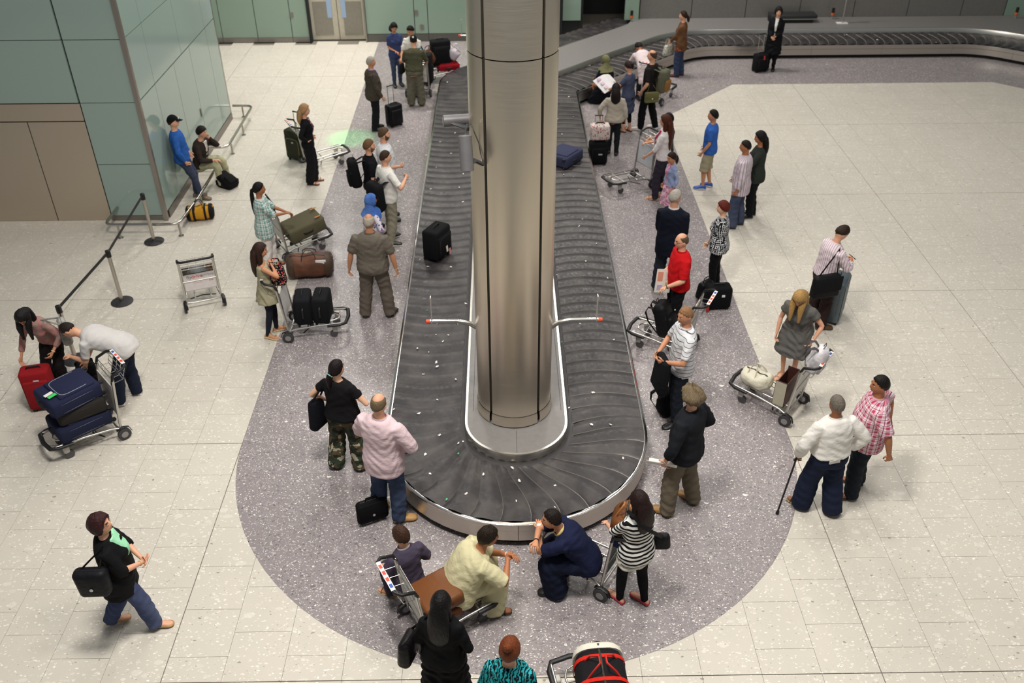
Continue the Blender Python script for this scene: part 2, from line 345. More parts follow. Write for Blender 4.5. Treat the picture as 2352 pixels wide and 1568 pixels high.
bumper('steel bumper rail bent round the near corner of the glass block', [(-7.33, 9.98), (-7.33, 9.3), (-6.0, 9.3), (-5.93, 10.3), (-5.93, 12.3), (-6.42, 12.32)], [(-7.1, 9.3), (-6.02, 9.36), (-5.93, 10.5), (-5.93, 12.0)])
bumper('steel bumper rail along the far half of the glass block side', [(-6.42, 12.75), (-5.95, 12.8), (-5.95, 15.2), (-6.42, 15.22)], [(-5.95, 13.05), (-5.95, 14.1), (-6.2, 15.21)])

# ------------------------------------------------------------------ baggage carousel
def fillet(pts):
    out = []
    for i, (x, y, r) in enumerate(pts):
        p = np.array((x, y))
        if i in (0, len(pts)-1) or r == 0: out.append(p); continue
        a = np.array(pts[i-1][:2])-p; b = np.array(pts[i+1][:2])-p; a = a/np.linalg.norm(a); b = b/np.linalg.norm(b)
        th = math.acos(max(-1, min(1, a@b))); d = r/math.tan(th/2); c = p+(a+b)/np.linalg.norm(a+b)*r/math.sin(th/2)
        s, e = p+a*d, p+b*d; a0 = math.atan2(*(s-c)[::-1]); a1 = math.atan2(*(e-c)[::-1]); da = (a1-a0+math.pi) % (2*math.pi)-math.pi
        out += [c+r*np.array((math.cos(a0+da*k/14), math.sin(a0+da*k/14))) for k in range(15)]
    return out
CL = fillet([(3.6, 21.6, 0), (-1.15, 16.85, 1.2), (-1.15, 3.4, 0)])+[np.array((1.15*math.cos(R(180+k*180/40)), 3.4+1.15*math.sin(R(180+k*180/40)))) for k in range(1, 40)]+fillet([(1.15, 3.4, 0), (1.15, 15.9, .62), (4.85, 19.6, 1.9), (12.95, 19.6, 2.2), (17, 16.2, 0)])
CL = np.array(CL); seg = np.linalg.norm(np.diff(CL, axis=0), axis=1); ARC = np.concatenate([[0], np.cumsum(seg)]); TOT = ARC[-1]
dense = np.arange(0, TOT, .04); CX = np.interp(dense, ARC, CL[:, 0]); CY = np.interp(dense, ARC, CL[:, 1])
TX = np.gradient(CX); TY = np.gradient(CY); nn = np.hypot(TX, TY); TX /= nn; TY /= nn
kk = np.ones(9)/9; TX = np.convolve(np.pad(TX, 4, 'edge'), kk, 'valid'); TY = np.convolve(np.pad(TY, 4, 'edge'), kk, 'valid'); nn = np.hypot(TX, TY); TX /= nn; TY /= nn
ANG = np.unwrap(np.arctan2(TY, TX)); KAP = np.clip(np.convolve(np.pad(np.gradient(ANG, .04), 8, 'edge'), np.ones(17)/17, 'valid'), 0, .87)/.87
def at_path(s, off):
    s = min(max(s, 0), dense[-1]); x, y, tx, ty, k = (np.interp(s, dense, A) for A in (CX, CY, TX, TY, KAP)); return (x+ty*off, y-tx*off), k
car = thing('baggage_carousel', 'long grey baggage carousel with overlapping rubber slats and steel skirt', 'carousel', (0, 3.4, 0))
CO = np.array((0, 3.4)); RBR = newmat('belt_rubber', lin('4b484b'), .52, 0, .45)[0]
t = NT(RBR); o_ = t.n('ShaderNodeNewGeometry').outputs['Position']; n1 = t.noise(o_, 3.2, 4, .6)[0]; n2 = t.noise(o_, 22, 3, .6)[0]
sc_ = t.m('MULTIPLY', t.n('ShaderNodeMapRange', n1, .42, .75, 0., 1.).outputs[0], n2); t.put(t.bsdf.inputs['Base Color'], t.mix(sc_, lin('2d2a2c'), lin('625c58'))); t.put(t.bsdf.inputs['Roughness'], t.n('ShaderNodeMapRange', n2, .3, .7, .38, .62).outputs[0]); t.bump(n2, .12, .006)
WORN_LIT_LIP = plain('8f8a84', .6)  # paler rear lip of each slat: worn rubber, with the edge highlight painted in
s0 = .3; PITCH = .2535; nslat = 0
while s0 < dense[-1]-.5:
    mb = MB(); U = 9; T = (-.018, 0, .18, .42, .68, .9, 1.06); rows = []
    for t_ in T:
        row = []
        for i in range(U):
            u = i/(U-1); _, k = at_path(s0, 0); ds = (.085+.035*k)*4*u*(1-u)+.32*k*(u-.45)
            (x, y), _ = at_path(s0+t_*PITCH+ds, -.43+u*.905)
            z = .353+.030*math.sin(math.pi*min(t_, 1))**1.4-.006*t_ if t_ > 0 else (.360 if t_ == 0 else .348)
            row.append((x-CO[0], y-CO[1], z))
        rows.append(row)
    mb.add([p for r in rows for p in r], [(i*U+j, i*U+j+1, (i+1)*U+j+1, (i+1)*U+j) for i in range(len(T)-1) for j in range(U-1)])
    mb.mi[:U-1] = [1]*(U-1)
    link('belt_slat', mb.mesh('belt_slat', [RBR, WORN_LIT_LIP], 60), car); s0 += PITCH; nslat += 1
def strip(offs, zz, a, b, step=.12):
    """a band swept along the belt: offs and zz give its cross section"""
    n = max(2, int((b-a)/step)); mb = MB(); rings = []
    for i in range(n+1):
        s = a+(b-a)*i/n; rings.append([(*(np.array(at_path(s, o)[0])-CO), z) for o, z in zip(offs, zz)])
    k = len(offs); mb.add([p for r in rings for p in r], [(i*k+j, i*k+(j+1) % k, (i+1)*k+(j+1) % k, (i+1)*k+j) for i in range(n) for j in range(k)]+[tuple(range(k)), tuple(n*k+j for j in reversed(range(k)))])
    return mb
SK = steel(.36, 'cbc4ba', True, (2, 2, 120)); SMID = float(dense[np.argmin(np.hypot(CX, CY-2.25))]); s1 = SMID % 1.9
while s1 < TOT-.3:
    e = min(s1+1.9, TOT)-.004
    part('skirt_panel', strip((.50, .516, .516, .50), (.255, .255, .335, .335), s1, e), SK, car, 50)
    part('skirt_panel', strip((.50, .516, .510, .49), (.10, .10, .248, .248), s1, e), SK, car, 50); s1 += 1.9
part('plinth', strip((.40, .44, .44, .40), (0, 0, .12, .12), 0, TOT), plain('0c0c0d', .8), car)
part('belt_frame', strip((-.5, .5, .5, -.5), (.30, .30, .335, .335), 0, TOT), plain('2a292b', .7), car)
part('edge_trim', strip((.478, .518, .518, .505, .478), (.336, .336, .352, .358, .358), 0, TOT), steel(.16, 'd9d6d0', False), car)
part('inner_apron', strip((-.5, -.41, -.41, -.5), (.34, .34, .352, .35), 0, TOT), plain('3c3a3c', .6), car)
INR = [tuple(np.array(at_path(s, -.5)[0])) for s in np.arange(.72, TOT-.1, .1)]
isl = [p for p in INR if p[1] < 21.24]; poly = [(p[0]-CO[0], p[1]-CO[1]) for p in isl]+[(17-CO[0], 21.25-CO[1]), (isl[0][0]+.2-CO[0], 21.25-CO[1])]
part('island_deck', MB().prism(poly, .05, .498), plain('7b7876', .5, bump=(40, .1)), car, None)
part('island_rim', strip((-.5, -.488, -.488, -.5, -.53, -.53), (.34, .34, .49, .506, .506, .34), .75, TOT), steel(.3, 'd8d5ce', False), car)
dj = MB(); dj.box((0, -.45, .4985), (.004, .5, .002))
for x in (-.55, .58): dj.box((x, 4.5, .4985), (.004, 8.6, .002))
part('deck_joint', dj, GAP, car, None)

# scraps of torn luggage labels lying on the belt
def scrap(x, y, z, hexc, sz):
    mb = MB(); n = RNG.integers(4, 7); a0 = RNG.uniform(0, 6); P = [(sz*RNG.uniform(.6, 1.3)*math.cos(a0+i*6.283/n), .5*sz*RNG.uniform(.6, 1.3)*math.sin(a0+i*6.283/n)) for i in range(n)]
    mb.prism(P, .0, .004); vs = [(p[0], p[1], p[2]+.012*abs(math.sin(9*p[0]/sz))) for p in mb.v]; mb.v = vs
    o = link('paper_scrap', mb.mesh('paper_scrap', plain(hexc, .7)), None, (x, y, z), (0, 0, RNG.uniform(0, 3))); o['label'] = 'torn scrap of pale luggage label littering the belt' if hexc[0] != '4' else 'small bright green scrap littering the belt'; o['category'] = 'paper scrap'; o['group'] = 'pale label scraps on the belt' if hexc[0] != '4' else 'green scraps on the belt'
SCR = [(-1.10, 4.84), (-1.26, 4.56), (-1.04, 3.99), (-1.27, 3.71), (-1.60, 3.80), (-0.97, 3.27), (-1.26, 3.01), (-1.05, 2.57), (-1.12, 2.92), (-0.98, 3.27), (-0.73, 3.12), (-0.67, 3.15), (-1.13, 2.91), (-1.06, 2.57), (-0.61, 2.22), (-0.06, 2.65), (0.02, 2.43), (0.44, 2.34), (0.42, 1.98), (1.30, 2.80), (0.96, 3.45), (1.21, 3.44), (0.70, 3.79), (1.04, 4.11), (-0.02, 2.09), (-0.41, 2.54), (-0.73, 6.36), (-0.84, 5.81), (-1.13, 5.81), (-1.39, 5.18), (-1.14, 5.52), (-1.03, 5.35), (-1.10, 4.82), (-1.26, 4.56), (-0.81, 4.44), (0.72, 7.19), (0.99, 5.77), (1.25, 5.83), (1.45, 5.34), (1.04, 4.11), (0.63, 6.66), (-1.46, 16.39), (-1.14, 16.74), (-1.15, 13.17), (-1.45, 12.70), (-1.46, 11.41), (-0.91, 11.09), (-0.97, 10.49), (-0.88, 9.86), (-1.51, 10.42), (-1.19, 12.09), (1.53, 17.02), (1.29, 15.73), (1.43, 15.31), (1.45, 14.05), (1.14, 13.06), (1.06, 11.02), (1.31, 10.32), (1.41, 9.86), (1.28, 9.13), (1.09, 13.92), (1.24, 10.91), (-1.38, 7.50), (-1.00, 7.48), (-1.53, 7.74), (1.83, 19.08), (1.75, 19.66), (2.25, 18.26), (2.01, 17.47), (2.11, 17.53), (9.34, 19.91), (9.41, 19.95), (10.95, 19.87), (10.09, 19.46), (11.58, 19.18), (13.38, 19.25), (-1.22, 5.08), (-1.08, 4.73), (-0.96, 5.51), (1.45, 8.22), (1.22, 7.63), (1.20, 8.86), (1.53, 7.07)]
for (x, y) in SCR: scrap(x, y, .372, RNG.choice(['e9e6e0', 'dcd6cf', 'f2f0ec']), RNG.uniform(.015, .032))
for (x, y) in [(-0.72, 2.92), (-0.83, 2.13), (0.62, 3.25), (-1.31, 6.18), (0.69, 5.30)]: scrap(x, y, .372, '4fc07a', .02)

# ------------------------------------------------------------------ steel column on the island, cameras and sensor arms
def column(label, cx, cy, cams):
    t = thing('steel_column', label, 'column', (cx, cy, .5)); r = .468; H = 10.5
    st = steel(.36, 'ded4c3', True, (3, 3, 130))
    part('core', MB().tube([(0, 0, 0), (0, 0, H)], .43, 32), GAP, t)
    for k in range(4):
        a0 = (-90-38)+k*90+(0 if k % 2 == 0 else -12)+(0 if k % 2 == 0 else 0); w_ = 76 if k % 2 == 0 else 100
        a0 = -90+k*90-w_/2+1.2; a1 = -90+k*90+w_/2-1.2
        for z0, z1 in ((0.17, 4.62), (4.632, H)):
            mb = MB(); n = 12; A = arc((0, 0), r, a0, a1, n); I = arc((0, 0), r-.035, a0, a1, n)
            A = [I[0]]+A+[I[-1]]
            P = [(*p, z0) for p in A]+[(*p, z1) for p in A]; m = len(A)
            mb.add(P, [(i, i+1, m+i+1, m+i) for i in range(m-1)]+[tuple(range(m, 2*m))]); part('cladding_panel', mb, st, t, 35)
        A = arc((0, 0), r+.012, a0, a1, 12); B = arc((0, 0), r+.004, a0, a1, 12); m = len(A)
        part('foot_plate', MB().add([(*p, .015) for p in A]+[(*p, .11) for p in A]+[(*p, .165) for p in B], [(i, i+1, m+i+1, m+i) for i in range(m-1)]+[(m+i, m+i+1, 2*m+i+1, 2*m+i) for i in range(m-1)]), st, t, 20)
    return t
column('tall round brushed steel column standing at the near end of the carousel island', -.02, 3.72, 1)
DGR = plain('6c6a6c', .45, .3)
def camera_unit(label, base, tip, z_, d):
    """tube shaped housing hung beside the column on a bracket arm"""
    t = thing('camera_housing', label, 'camera', base); b = np.array(base); q = np.array(tip)-b; d = np.array(d)/np.linalg.norm(d)
    part('housing', MB().tube([q-d*.18*z_, q-d*.17*z_, q+d*.17*z_, q+d*.18*z_], [.058*z_, .07*z_, .07*z_, .07*z_], 18), DGR, t); part('lens', MB().tube([q+d*.176*z_, q+d*.183*z_], .056*z_, 16), plain('161618', .2), t)
    part('bracket_arm', MB().tube([(0, 0, 0), tuple(q*.5+np.array((0, 0, -.02))), tuple(q*.95+d*.1)], (.022, .045), 8, (0, 0, 1)), plain('2e2d30', .5), t)
    part('cable', MB().tube([tuple(q-d*.17*z_), tuple(q-d*.27*z_+np.array((.03, 0, .02))), tuple(q*.55-d*.34), tuple(q*.12-d*.2), (0.0, 0, .02)], .008, 6), CHR, t)
camera_unit('dark grey camera housing pointing down on a bracket on the column front', (-0.35, 3.36, 4.02), (-0.51, 3.25, 4.19), 1, (.05, -.35, -.95))
camera_unit('dark grey camera housing behind the column, held out level to its side', (-0.49, 3.75, 4.25), (-0.61, 3.9, 4.29), .9, (-.97, -.2, .02))
def sensor_arm(label, base, sx, L=.58):
    t = thing('sensor_arm', label, 'sensor arm', base)
    part('arm_tube', MB().tube([(-.02*sx, 0, -.12), (.1*sx, 0, -.035), (.26*sx, 0, 0), (L*sx, 0, 0)], .030, 12), steel(.2, 'd8d5cf', False), t)
    part('end_cap', MB().tube([(L*sx, 0, 0), ((L+.05)*sx, 0, 0)], [.03, .026], 12), plain('e0512c', .5), t); part('label_plate', MB().box(((L-.02)*sx, 0, .17), (.012, .06, .36)), plain('b8b4ae', .4, .5), t)
sensor_arm('steel sensor arm reaching out over the belt to the left of the column', (-.46, 3.75, 1.790), -1)
sensor_arm('steel sensor arm reaching out over the belt to the right of the column', (.43, 3.75, 1.790), 1)
column('far round steel column hidden behind the near one', -.02, 15.2, 0)
sensor_arm('orange tipped sensor arm of the far column, just left of the near column', (-.46, 15.2, 1.85), -1)

# fittings on the island by the back wall
def beacon(x, y, label):
    t = thing('warning_beacon', label, 'beacon', (x, y, .5)); part('stem', MB().tube([(0, 0, 0), (0, 0, .1)], .02), plain('8a8884', .5), t); part('lamp', MB().tube([(0, 0, .1), (0, 0, .17)], .045, 12), plain('d0602a', .4), t); part('cap', MB().tube([(0, 0, .17), (0, 0, .3)], .04, 12), BLK, t)
beacon(3.56, 20.95, 'orange and black beacon below the glass pillar beside the dark opening'); beacon(9.3, 21.05, 'orange and black beacon on the island beside a leaning steel post'); beacon(14.5, 20.95, 'orange and black beacon at the far right end of the grey wall')
t = thing('steel_post', 'thin steel post on a white foot on the carousel island', 'post', (9.45, 20.6, .5)); part('post_tube', MB().tube([(0, 0, 0), (.0, 0, .9), (.05, -.05, 1.1)], .03), ALU, t); part('foot_plate', MB().box((0, 0, .01), (.3, .16, .02)), WHT, t); part('sensor_head', MB().tube([(.05, -.05, .75), (.28, -.05, .75)], .03), plain('d0602a', .5), t)
t = thing('conveyor_unit', 'low dark conveyor box on the island behind the woman in black coat', 'conveyor', (8.1, 20.85, .5)); part('housing', MB().rbox((0, 0, .17), (1.3, .4, .1), .02), plain('2b2c2e', .5), t); part('base', MB().box((-.05, 0, .06), (1.2, .34, .12)), plain('101112', .7), t); part('trim_strip', MB().box((0, -.2, .11), (1.25, .02, .025)), ALU, t)

# tape barrier posts at the left
def stanchion(label, x, y, tip=None):
    t = thing('barrier_post', label, 'barrier post', (x, y, 0), group='tape barrier posts')
    part('base', MB().tube([(0, 0, 0), (0, 0, .012), (0, 0, .03)], [.175, .175, .13], 24), plain('2a2a2c', .6), t); part('pole', MB().tube([(0, 0, .02), (0, 0, .87)], .032, 14), steel(.25, 'b5afa8', False), t)
    part('tape_head', MB().tube([(0, 0, .84), (0, 0, .95), (0, 0, .955)], [.04, .04, .03], 14), BLK, t)
    if tip: o = part('tape', MB().box((0, 0, 0), (1, .006, .05)), plain('1b1b1d', .7), t); v = Vector((*tip, 0))-Vector((x, y, 0)); o.location = (v.x/2, v.y/2, .915); o.rotation_euler = (0, 0, math.atan2(v.y, v.x)); o.scale = (v.length-.07, 1, 1)
P3 = [(-6.45, 9.43-.28), (-6.35, 7.12), (-6.5, 5.52)]
stanchion('steel barrier post by the near corner of the glass block', *P3[0]); stanchion('steel barrier post in the middle, both tapes ending on it', *P3[1], P3[0]); stanchion('steel barrier post nearest the bending man in white', *P3[2], P3[1])

# ------------------------------------------------------------------ people
PROF = {'m': np.array([(-.17, .105, .07, .085), (-.09, .168, .105, .125), (0, .170, .112, .124), (.10, .158, .112, .102), (.20, .152, .112, .098), (.32, .166, .118, .112), (.41, .172, .102, .112), (.47, .142, .078, .092), (.52, .075, .06, .066), (.58, .056, .054, .058)]),
        'f': np.array([(-.17, .11, .07, .09), (-.09, .176, .105, .130), (0, .172, .110, .124), (.10, .146, .104, .096), (.20, .128, .098, .088), (.32, .146, .128, .10), (.41, .152, .098, .098), (.47, .124, .07, .082), (.52, .066, .054, .058), (.58, .050, .048, .052)])}
QUEUE = []
def unit(v): v = np.array(v, float); return v/(np.linalg.norm(v)+1e-12)
def head_point(th, ph, hs=1.):
    st, ct = math.sin(th), math.cos(th); fx, fy = st*math.sin(ph), st*math.cos(ph)
    x, y, z = .0765*fx, .097*fy, .122*ct; q = -ct
    if q > 0: x *= 1-.26*q*q; y = y*(1-.30*q*q)+.016*q*(1 if fy > -.2 else .4)
    if fy < 0 and q > .3: y *= 1-.35*(q-.3)
    if fy > .2:
        y += .027*math.exp(-(x/.013)**2-((z+.018)/.020)**2)+.010*math.exp(-(x/.010)**2-((z-.008)/.018)**2)
        y += .006*math.exp(-(x/.05)**2-((z-.034)/.010)**2)-.007*math.exp(-((abs(x)-.032)/.016)**2-((z-.012)/.012)**2)
        y += .006*math.exp(-(x/.022)**2-((z+.062)/.010)**2)+.005*math.exp(-(x/.022)**2-((z+.098)/.014)**2)
    return np.array((x, y, z))*hs
def rot_head(yaw, pitch, roll):
    return np.array(Euler((R(-pitch), R(roll), R(-yaw)), 'YXZ').to_matrix())
def shell(mb, M, c, hs, thr, thick, nz=.0, n=30, m=20, top=9.):
    """hair or cloth shell over the skull; thr(phi) is the hairline height as a share of head height"""
    rings = []
    for i in range(m+1):
        th = math.pi*min(max(i/m, .012), .988); row = []
        for j in range(n):
            ph = 2*math.pi*j/n-math.pi; p = head_point(th, ph, hs); ct = math.cos(th)
            k = min(1, max(0, (ct-thr(ph))/.10+.5)); k = k*k*(3-2*k)
            if ct > top: k *= max(0, 1-(ct-top)/.12)
            d = unit(p*np.array((1.6, 1, .7))); q = p+d*(thick*hs*k-.016*(1-k))
            if nz: q = q+d*k*nz*(math.sin(61*p[0]+11*j)+math.sin(83*p[2]+7*i)+math.sin(71*p[1]+5*j))
            row.append(M@q+c)
        rings.append(row)
    mb.loft([r for r in rings], True); return mb
def hl(front, side, back):
    def f(ph):
        a = abs(ph)/math.pi
        return np.interp(a, [0, .18, .30, .42, .55, 1], [front, front-.08, (front+side)/2, side, (side*.5+back*.5), back])
    return f
class Person: pass
def person(label, pos, h, H=1.75, sex='m', g=1., lean=0., hunch=0., side=0., pel=None, feet=((-.10, 0, 8), (.10, 0, 8)), arms=('down', 'down'), head=(0, 6, 0), skin=0,
           hair=('short', '2a1c14'), top=None, bot=None, shoe=('1b1a1a', 0), skirt=None, hs=1., extra=(), beard=None, knee=(0, 1, 0)):
    k = H/1.75; P = Person(); P.h = R(-h); P.k = k; P.pos = pos; P.head_hs = hs
    dist = math.hypot(pos[0]+.14, pos[1]+5.6); fine = dist < 11.5; vox = .0102 if dist < 9.8 else (.012 if dist < 15 else .0145)
    root = thing('person', label, 'person', (pos[0], pos[1], .002), (0, 0, P.h)); P.root = root
    fl = [(-abs(feet[0][0])*0+feet[0][0], feet[0][1]), (feet[1][0], feet[1][1])]
    azs = [(f[3] if len(f) > 3 else 0)+.075 for f in feet]
    mx, my = (fl[0][0]+fl[1][0])/2, (fl[0][1]+fl[1][1])/2
    if pel is None:
        py = my-.0045*lean+.02; zz = min(math.sqrt(max(.05, .825**2-(fl[i][0]-mx-(-1, 1)[i]*.085)**2-(fl[i][1]-py)**2))+azs[i]+.03 for i in range(2)); pel = (mx, py, zz)
    pel = np.array(pel, float)*k
    # spine
    def frame(s):
        a = R((lean if s > 0 else lean*.5)+hunch*min(max(s/.5, 0), 1.1)); b = R(side)
        d = np.array((math.sin(b), math.sin(a)*math.cos(b), math.cos(a)*math.cos(b))); f = np.array((0, math.cos(a), -math.sin(a))); return d, f
    ss = np.arange(0, .61, .02); pts = [pel]
    for s in ss[1:]: pts.append(pts[-1]+frame(s-.01)[0]*.02*k)
    pts = np.array(pts)
    def sp(s):
        d, f = frame(s); p = np.array([np.interp(s, ss, pts[:, i]) for i in range(3)]) if s >= 0 else pel+d*s*k
        return p, np.cross(f, d), f
    P.sp = sp; prof = PROF[sex]
    def dims(s):
        a, bf, bb = (np.interp(s, prof[:, 0], prof[:, i]) for i in (1, 2, 3)); gg = g if s < .3 else 1+(g-1)*.55; gg = gg if s < .47 else 1+(g-1)*.3
        bel = 1+(max(0, g-1)*.9*math.exp(-((s-.14)/.13)**2)); return a*gg*k, bf*gg*bel*k, bb*gg*k
    def trunk(mb, s0, s1, fit=0., sh=1., flare=0., n=20, st=14):
        rings = []
        for s in np.linspace(s0, s1, st):
            p, l, f = sp(s); a, bf, bb = dims(max(s, -.10) if s1 > .2 else s); e = fit+(flare*(s1-s)/(s1-s0)) ; a, bf, bb = a*sh+e, bf*sh+e, bb*sh+e; r = []
            for j in range(n):
                t_ = 2*math.pi*j/n; c, w_ = math.cos(t_), math.sin(t_); c = math.copysign(abs(c)**.86, c); w_ = math.copysign(abs(w_)**.9, w_); r.append(p+l*a*c+f*(bf if w_ > 0 else bb)*w_)
            rings.append(r)
        mb.loft(rings)
    # joints
    sw = (.176 if sex == 'm' else .156)*(1+.45*(g-1)); A = []; L = []
    def ik(Sx, T, l1, l2, hint):
        D = T-Sx; d = np.linalg.norm(D); d2 = min(d, (l1+l2)*.995); u = D/(d+1e-9); T = Sx+u*d2
        a = (l1*l1-l2*l2+d2*d2)/(2*d2); hgt = math.sqrt(max(0, l1*l1-a*a)); w_ = np.array(hint, float); w_ = unit(w_-u*(w_@u)); return Sx+u*a+w_*hgt, T
    PRE = {'down': (.255, .03, .84), 'front': (.045, .25, 1.02), 'back': (.05, -.21, .97), 'hip': (.19, .05, 1.03, (1, -.5, 0)), 'pocket': (.215, .06, .86), 'fold': (-.06, .24, 1.14), 'phone': (.06, .36, 1.16), 'push': (.2, .42, 1.03), 'chin': (.04, .16, 1.44)}
    for i, sg in enumerate((-1, 1)):
        p, l, f = sp(.44); Sh = p+l*sg*sw*k-f*.005
        a = PRE[arms[i]] if isinstance(arms[i], str) else arms[i]
        if isinstance(arms[i], str): a = (a[0]*sg, *a[1:3], *( [(a[3][0]*sg, *a[3][1:])] if len(a) > 3 else []))
        hint = a[3] if len(a) > 3 else (sg*.55, -.7, -.35)
        El, Wr = ik(Sh, np.array(a[:3])*k, .295*k, .255*k, hint); A.append((Sh, El, Wr, a[4] if len(a) > 4 else 34))
        p, l, f = sp(-.02); Hp = p+l*sg*.085*k*(1+.3*(g-1)); an = np.array((fl[i][0]*k, fl[i][1]*k, azs[i]*k)); kn, an = ik(Hp, an, .42*k, .41*k, (knee[0]+.12*sg, knee[1], knee[2])); L.append((Hp, kn, an))
    P.A, P.L = A, L
    # ---- body: one continuous skin surface
    cov = top is not None; mb = MB(); trunk(mb, -.15, .53, 0, .80 if cov else 1)
    dN, fN = frame(.55); pN, _, _ = sp(.50); hd = unit(dN*.75+np.array((0, math.sin(R(head[1]))*.55, .75)))
    cH = sp(.52)[0]+hd*.158*k+np.array((0, .012, 0))*k; M = rot_head(*head); P.cH, P.M = cH, M; S_ = k**.5*hs*1.0
    mb.tube([sp(.42)[0], sp(.50)[0], cH-hd*.05*k-M@np.array((0, .018, 0))], [.062*k, (.056 if sex == 'm' else .049)*k*(1+.3*(g-1)), .052*k], 14)
    mb.loft([[M@head_point(math.pi*min(max(i/18, .01), .99), 2*math.pi*j/24, S_)+cH for j in range(24)] for i in range(19)])
    for sg in (-1, 1): mb.ell(M@np.array((sg*.079, -.008, -.008))*S_+cH, (.011*S_, .019*S_, .031*S_), 8, 6, M)
    ga = (1+.5*(g-1))*(1 if sex == 'm' else .88); sl = top.get('sl', 2) if top else 0
    def limbpts(a, b, c, f0=0., f1=2., n=9):
        out = []
        for t_ in np.linspace(f0, f1, n): out.append((a+(b-a)*t_ if t_ <= 1 else b+(c-b)*(t_-1)))
        return out
    def arm_r(t_): return np.interp(t_, [0, .15, .5, 1, 1.3, 2], [.050, .054, .046, .038, .039, .025])*k*ga
    def leg_r(t_): return np.interp(t_, [0, .3, 1, 1.35, 1.8, 2], [.088, .082, .056, .055, .038, .036])*k*(1+.6*(g-1))
    bare = None if (bot is None and skirt) else (bot.get('ln', 2) if bot else 0)
    for i, (a, b, c, cu) in enumerate(A):
        ts = np.linspace(0, 2, 13); mb.tube([(a+(b-a)*t_ if t_ <= 1 else b+(c-b)*(t_-1)) for t_ in ts], [arm_r(t_)*(.74 if t_ < sl-.1 else 1) for t_ in ts], 10)
    for (a, b, c) in L:
        ts = np.linspace(0, 2, 15); cv = 2 if bare is None else bare
        mb.tube([(a+(b-a)*t_ if t_ <= 1 else b+(c-b)*(t_-1)) for t_ in ts], [leg_r(t_)*(.70 if t_ < cv-.1 else 1) for t_ in ts], 12)
    # hands: palm joins the surface, the fingers are rooted in it
    fm = MB(); P.hands = []
    for i, sg in enumerate((-1, 1)):
        a, b, c, cu = A[i]; d = unit(c-b); n_ = np.array((-sg, .15, -.1)); n_ = unit(n_-d*(n_@d))
        if abs(d[1]) > .8 or abs(d[0]) > .8: n_ = np.array((0, 0, -1.)) if abs(d[2]) < .6 else n_; n_ = unit(n_-d*(n_@d))
        l_ = np.cross(d, n_); l_ = l_*(1 if l_@np.array((-.2*sg, 1, .45)) > 0 else -1); q = k*(1.0 if sex == 'm' else .9)
        mb.tube([c-d*.02*q, c+d*.02*q, c+d*.055*q, c+d*.092*q], [(.026*q, .02*q), (.034*q, .018*q), (.041*q, .016*q), (.038*q, .012*q)], 10, l_); P.hands.append((c+d*.09*q, d, n_, l_))
        for fi, fl_ in enumerate((.070, .080, .074, .056)):
            p = c+d*.078*q+l_*(.030-.0205*fi)*q; dd = unit(d+l_*(.10-.07*fi)); pts_ = [p]; ax = cu*(1+.12*fi)
            for sgm in (.40, .32, .28):
                an_ = R(ax); dd = unit(dd*math.cos(an_)+n_*math.sin(an_)); p = p+dd*fl_*sgm*1.15*q; pts_.append(p)
            fm.tube(pts_, [.0092*q, .0088*q, .008*q, .0058*q], 6)
        p = c+d*.018*q+l_*.026*q; t1 = unit(d*.62+l_*.75+n_*.25); t2 = unit(d*.9+l_*.15+n_*.45); fm.tube([p-t1*.012*q, p+t1*.038*q, p+t1*.038*q+t2*.032*q], [.0125*q, .0105*q, .0065*q], 6)
    def footmesh(m_, i, e, hh=1., toe=0.):
        an = L[i][2]; a_ = R(feet[i][2])*(-1 if i == 0 else 1); fd = np.array((math.sin(a_), math.cos(a_), 0)); ls = np.array((fd[1], -fd[0], 0)); z0 = an[2]-.075*k; rings = []
        for y, a, hz in ((-.072, .018, .03), (-.062, .031, .055), (-.02, .035, .085), (.03, .036, .085), (.09, .043, .058), (.145, .046, .042), (.18, .036, .034), (.197, .014, .022)):
            cc = np.array((an[0], an[1], 0))+fd*y*k*(1+toe); ht = (hz+e)*k*hh; zc = z0+ht/2
            rings.append([cc+ls*(a+e)*k*math.copysign(abs(math.cos(t_))**.8, math.cos(t_))+np.array((0, 0, zc-0+ht/2*math.copysign(abs(math.sin(t_))**.7, math.sin(t_)))) for t_ in (2*math.pi*j/12 for j in range(12))])
        m_.loft(rings); return fd, ls, an, z0
    for i in range(2): footmesh(mb, i, -.003)
    def queue(name, mb_, mat, vox_, smooth_, wr=0., extra_=None, seed=0):
        o = link(name, mb_.mesh(name, mat), root); md = o.modifiers.new('r', 'REMESH'); md.mode = 'VOXEL'; md.voxel_size = vox_; QUEUE.append((o, smooth_, wr, extra_, seed, mat, cH if name == 'body' else None)); return o
    P.body = queue('body', mb, skinm(skin), vox, 3, 0, fm)
    # ---- face
    if dist < 27:
        for sg in (-1, 1):
            e = MB(); e.ell((0, 0, 0), (.0135*S_, .008*S_, .0075*S_), 8, 6); e.cur = 1; e.ell((0, .0055*S_, 0), (.0062*S_, .004*S_, .0066*S_), 8, 5)
            o = link('eye', e.mesh('eye', [plain('d8d0c8', .3), plain('20140e', .3)], 60), root, M@np.array((sg*.031, .0795, .011))*S_+cH); o.rotation_euler = Matrix(M.tolist()).to_euler()
            b = MB(); b.tube([M@np.array((sg*x, y, z))*S_+cH for x, y, z in ((.014, .094, .030), (.032, .089, .036), (.047, .078, .031))], [.003*S_, .0042*S_, .002*S_], 5); part('eyebrow', b, hairm(hair[1] if hair and hair[0] not in ('hijab', 'cap') else '2a1c14'), root)
        mo = MB(); mo.ell(M@np.array((0, .0865, -.064))*S_+cH, (.023*S_, .008*S_, .0062*S_), 10, 6, M); part('mouth', mo, plain(['b0685c', 'a05a4c', '8a4a3c', '6a382e', 'b8706a'][skin], .45), root)
    # ---- hair
    hb = MB()
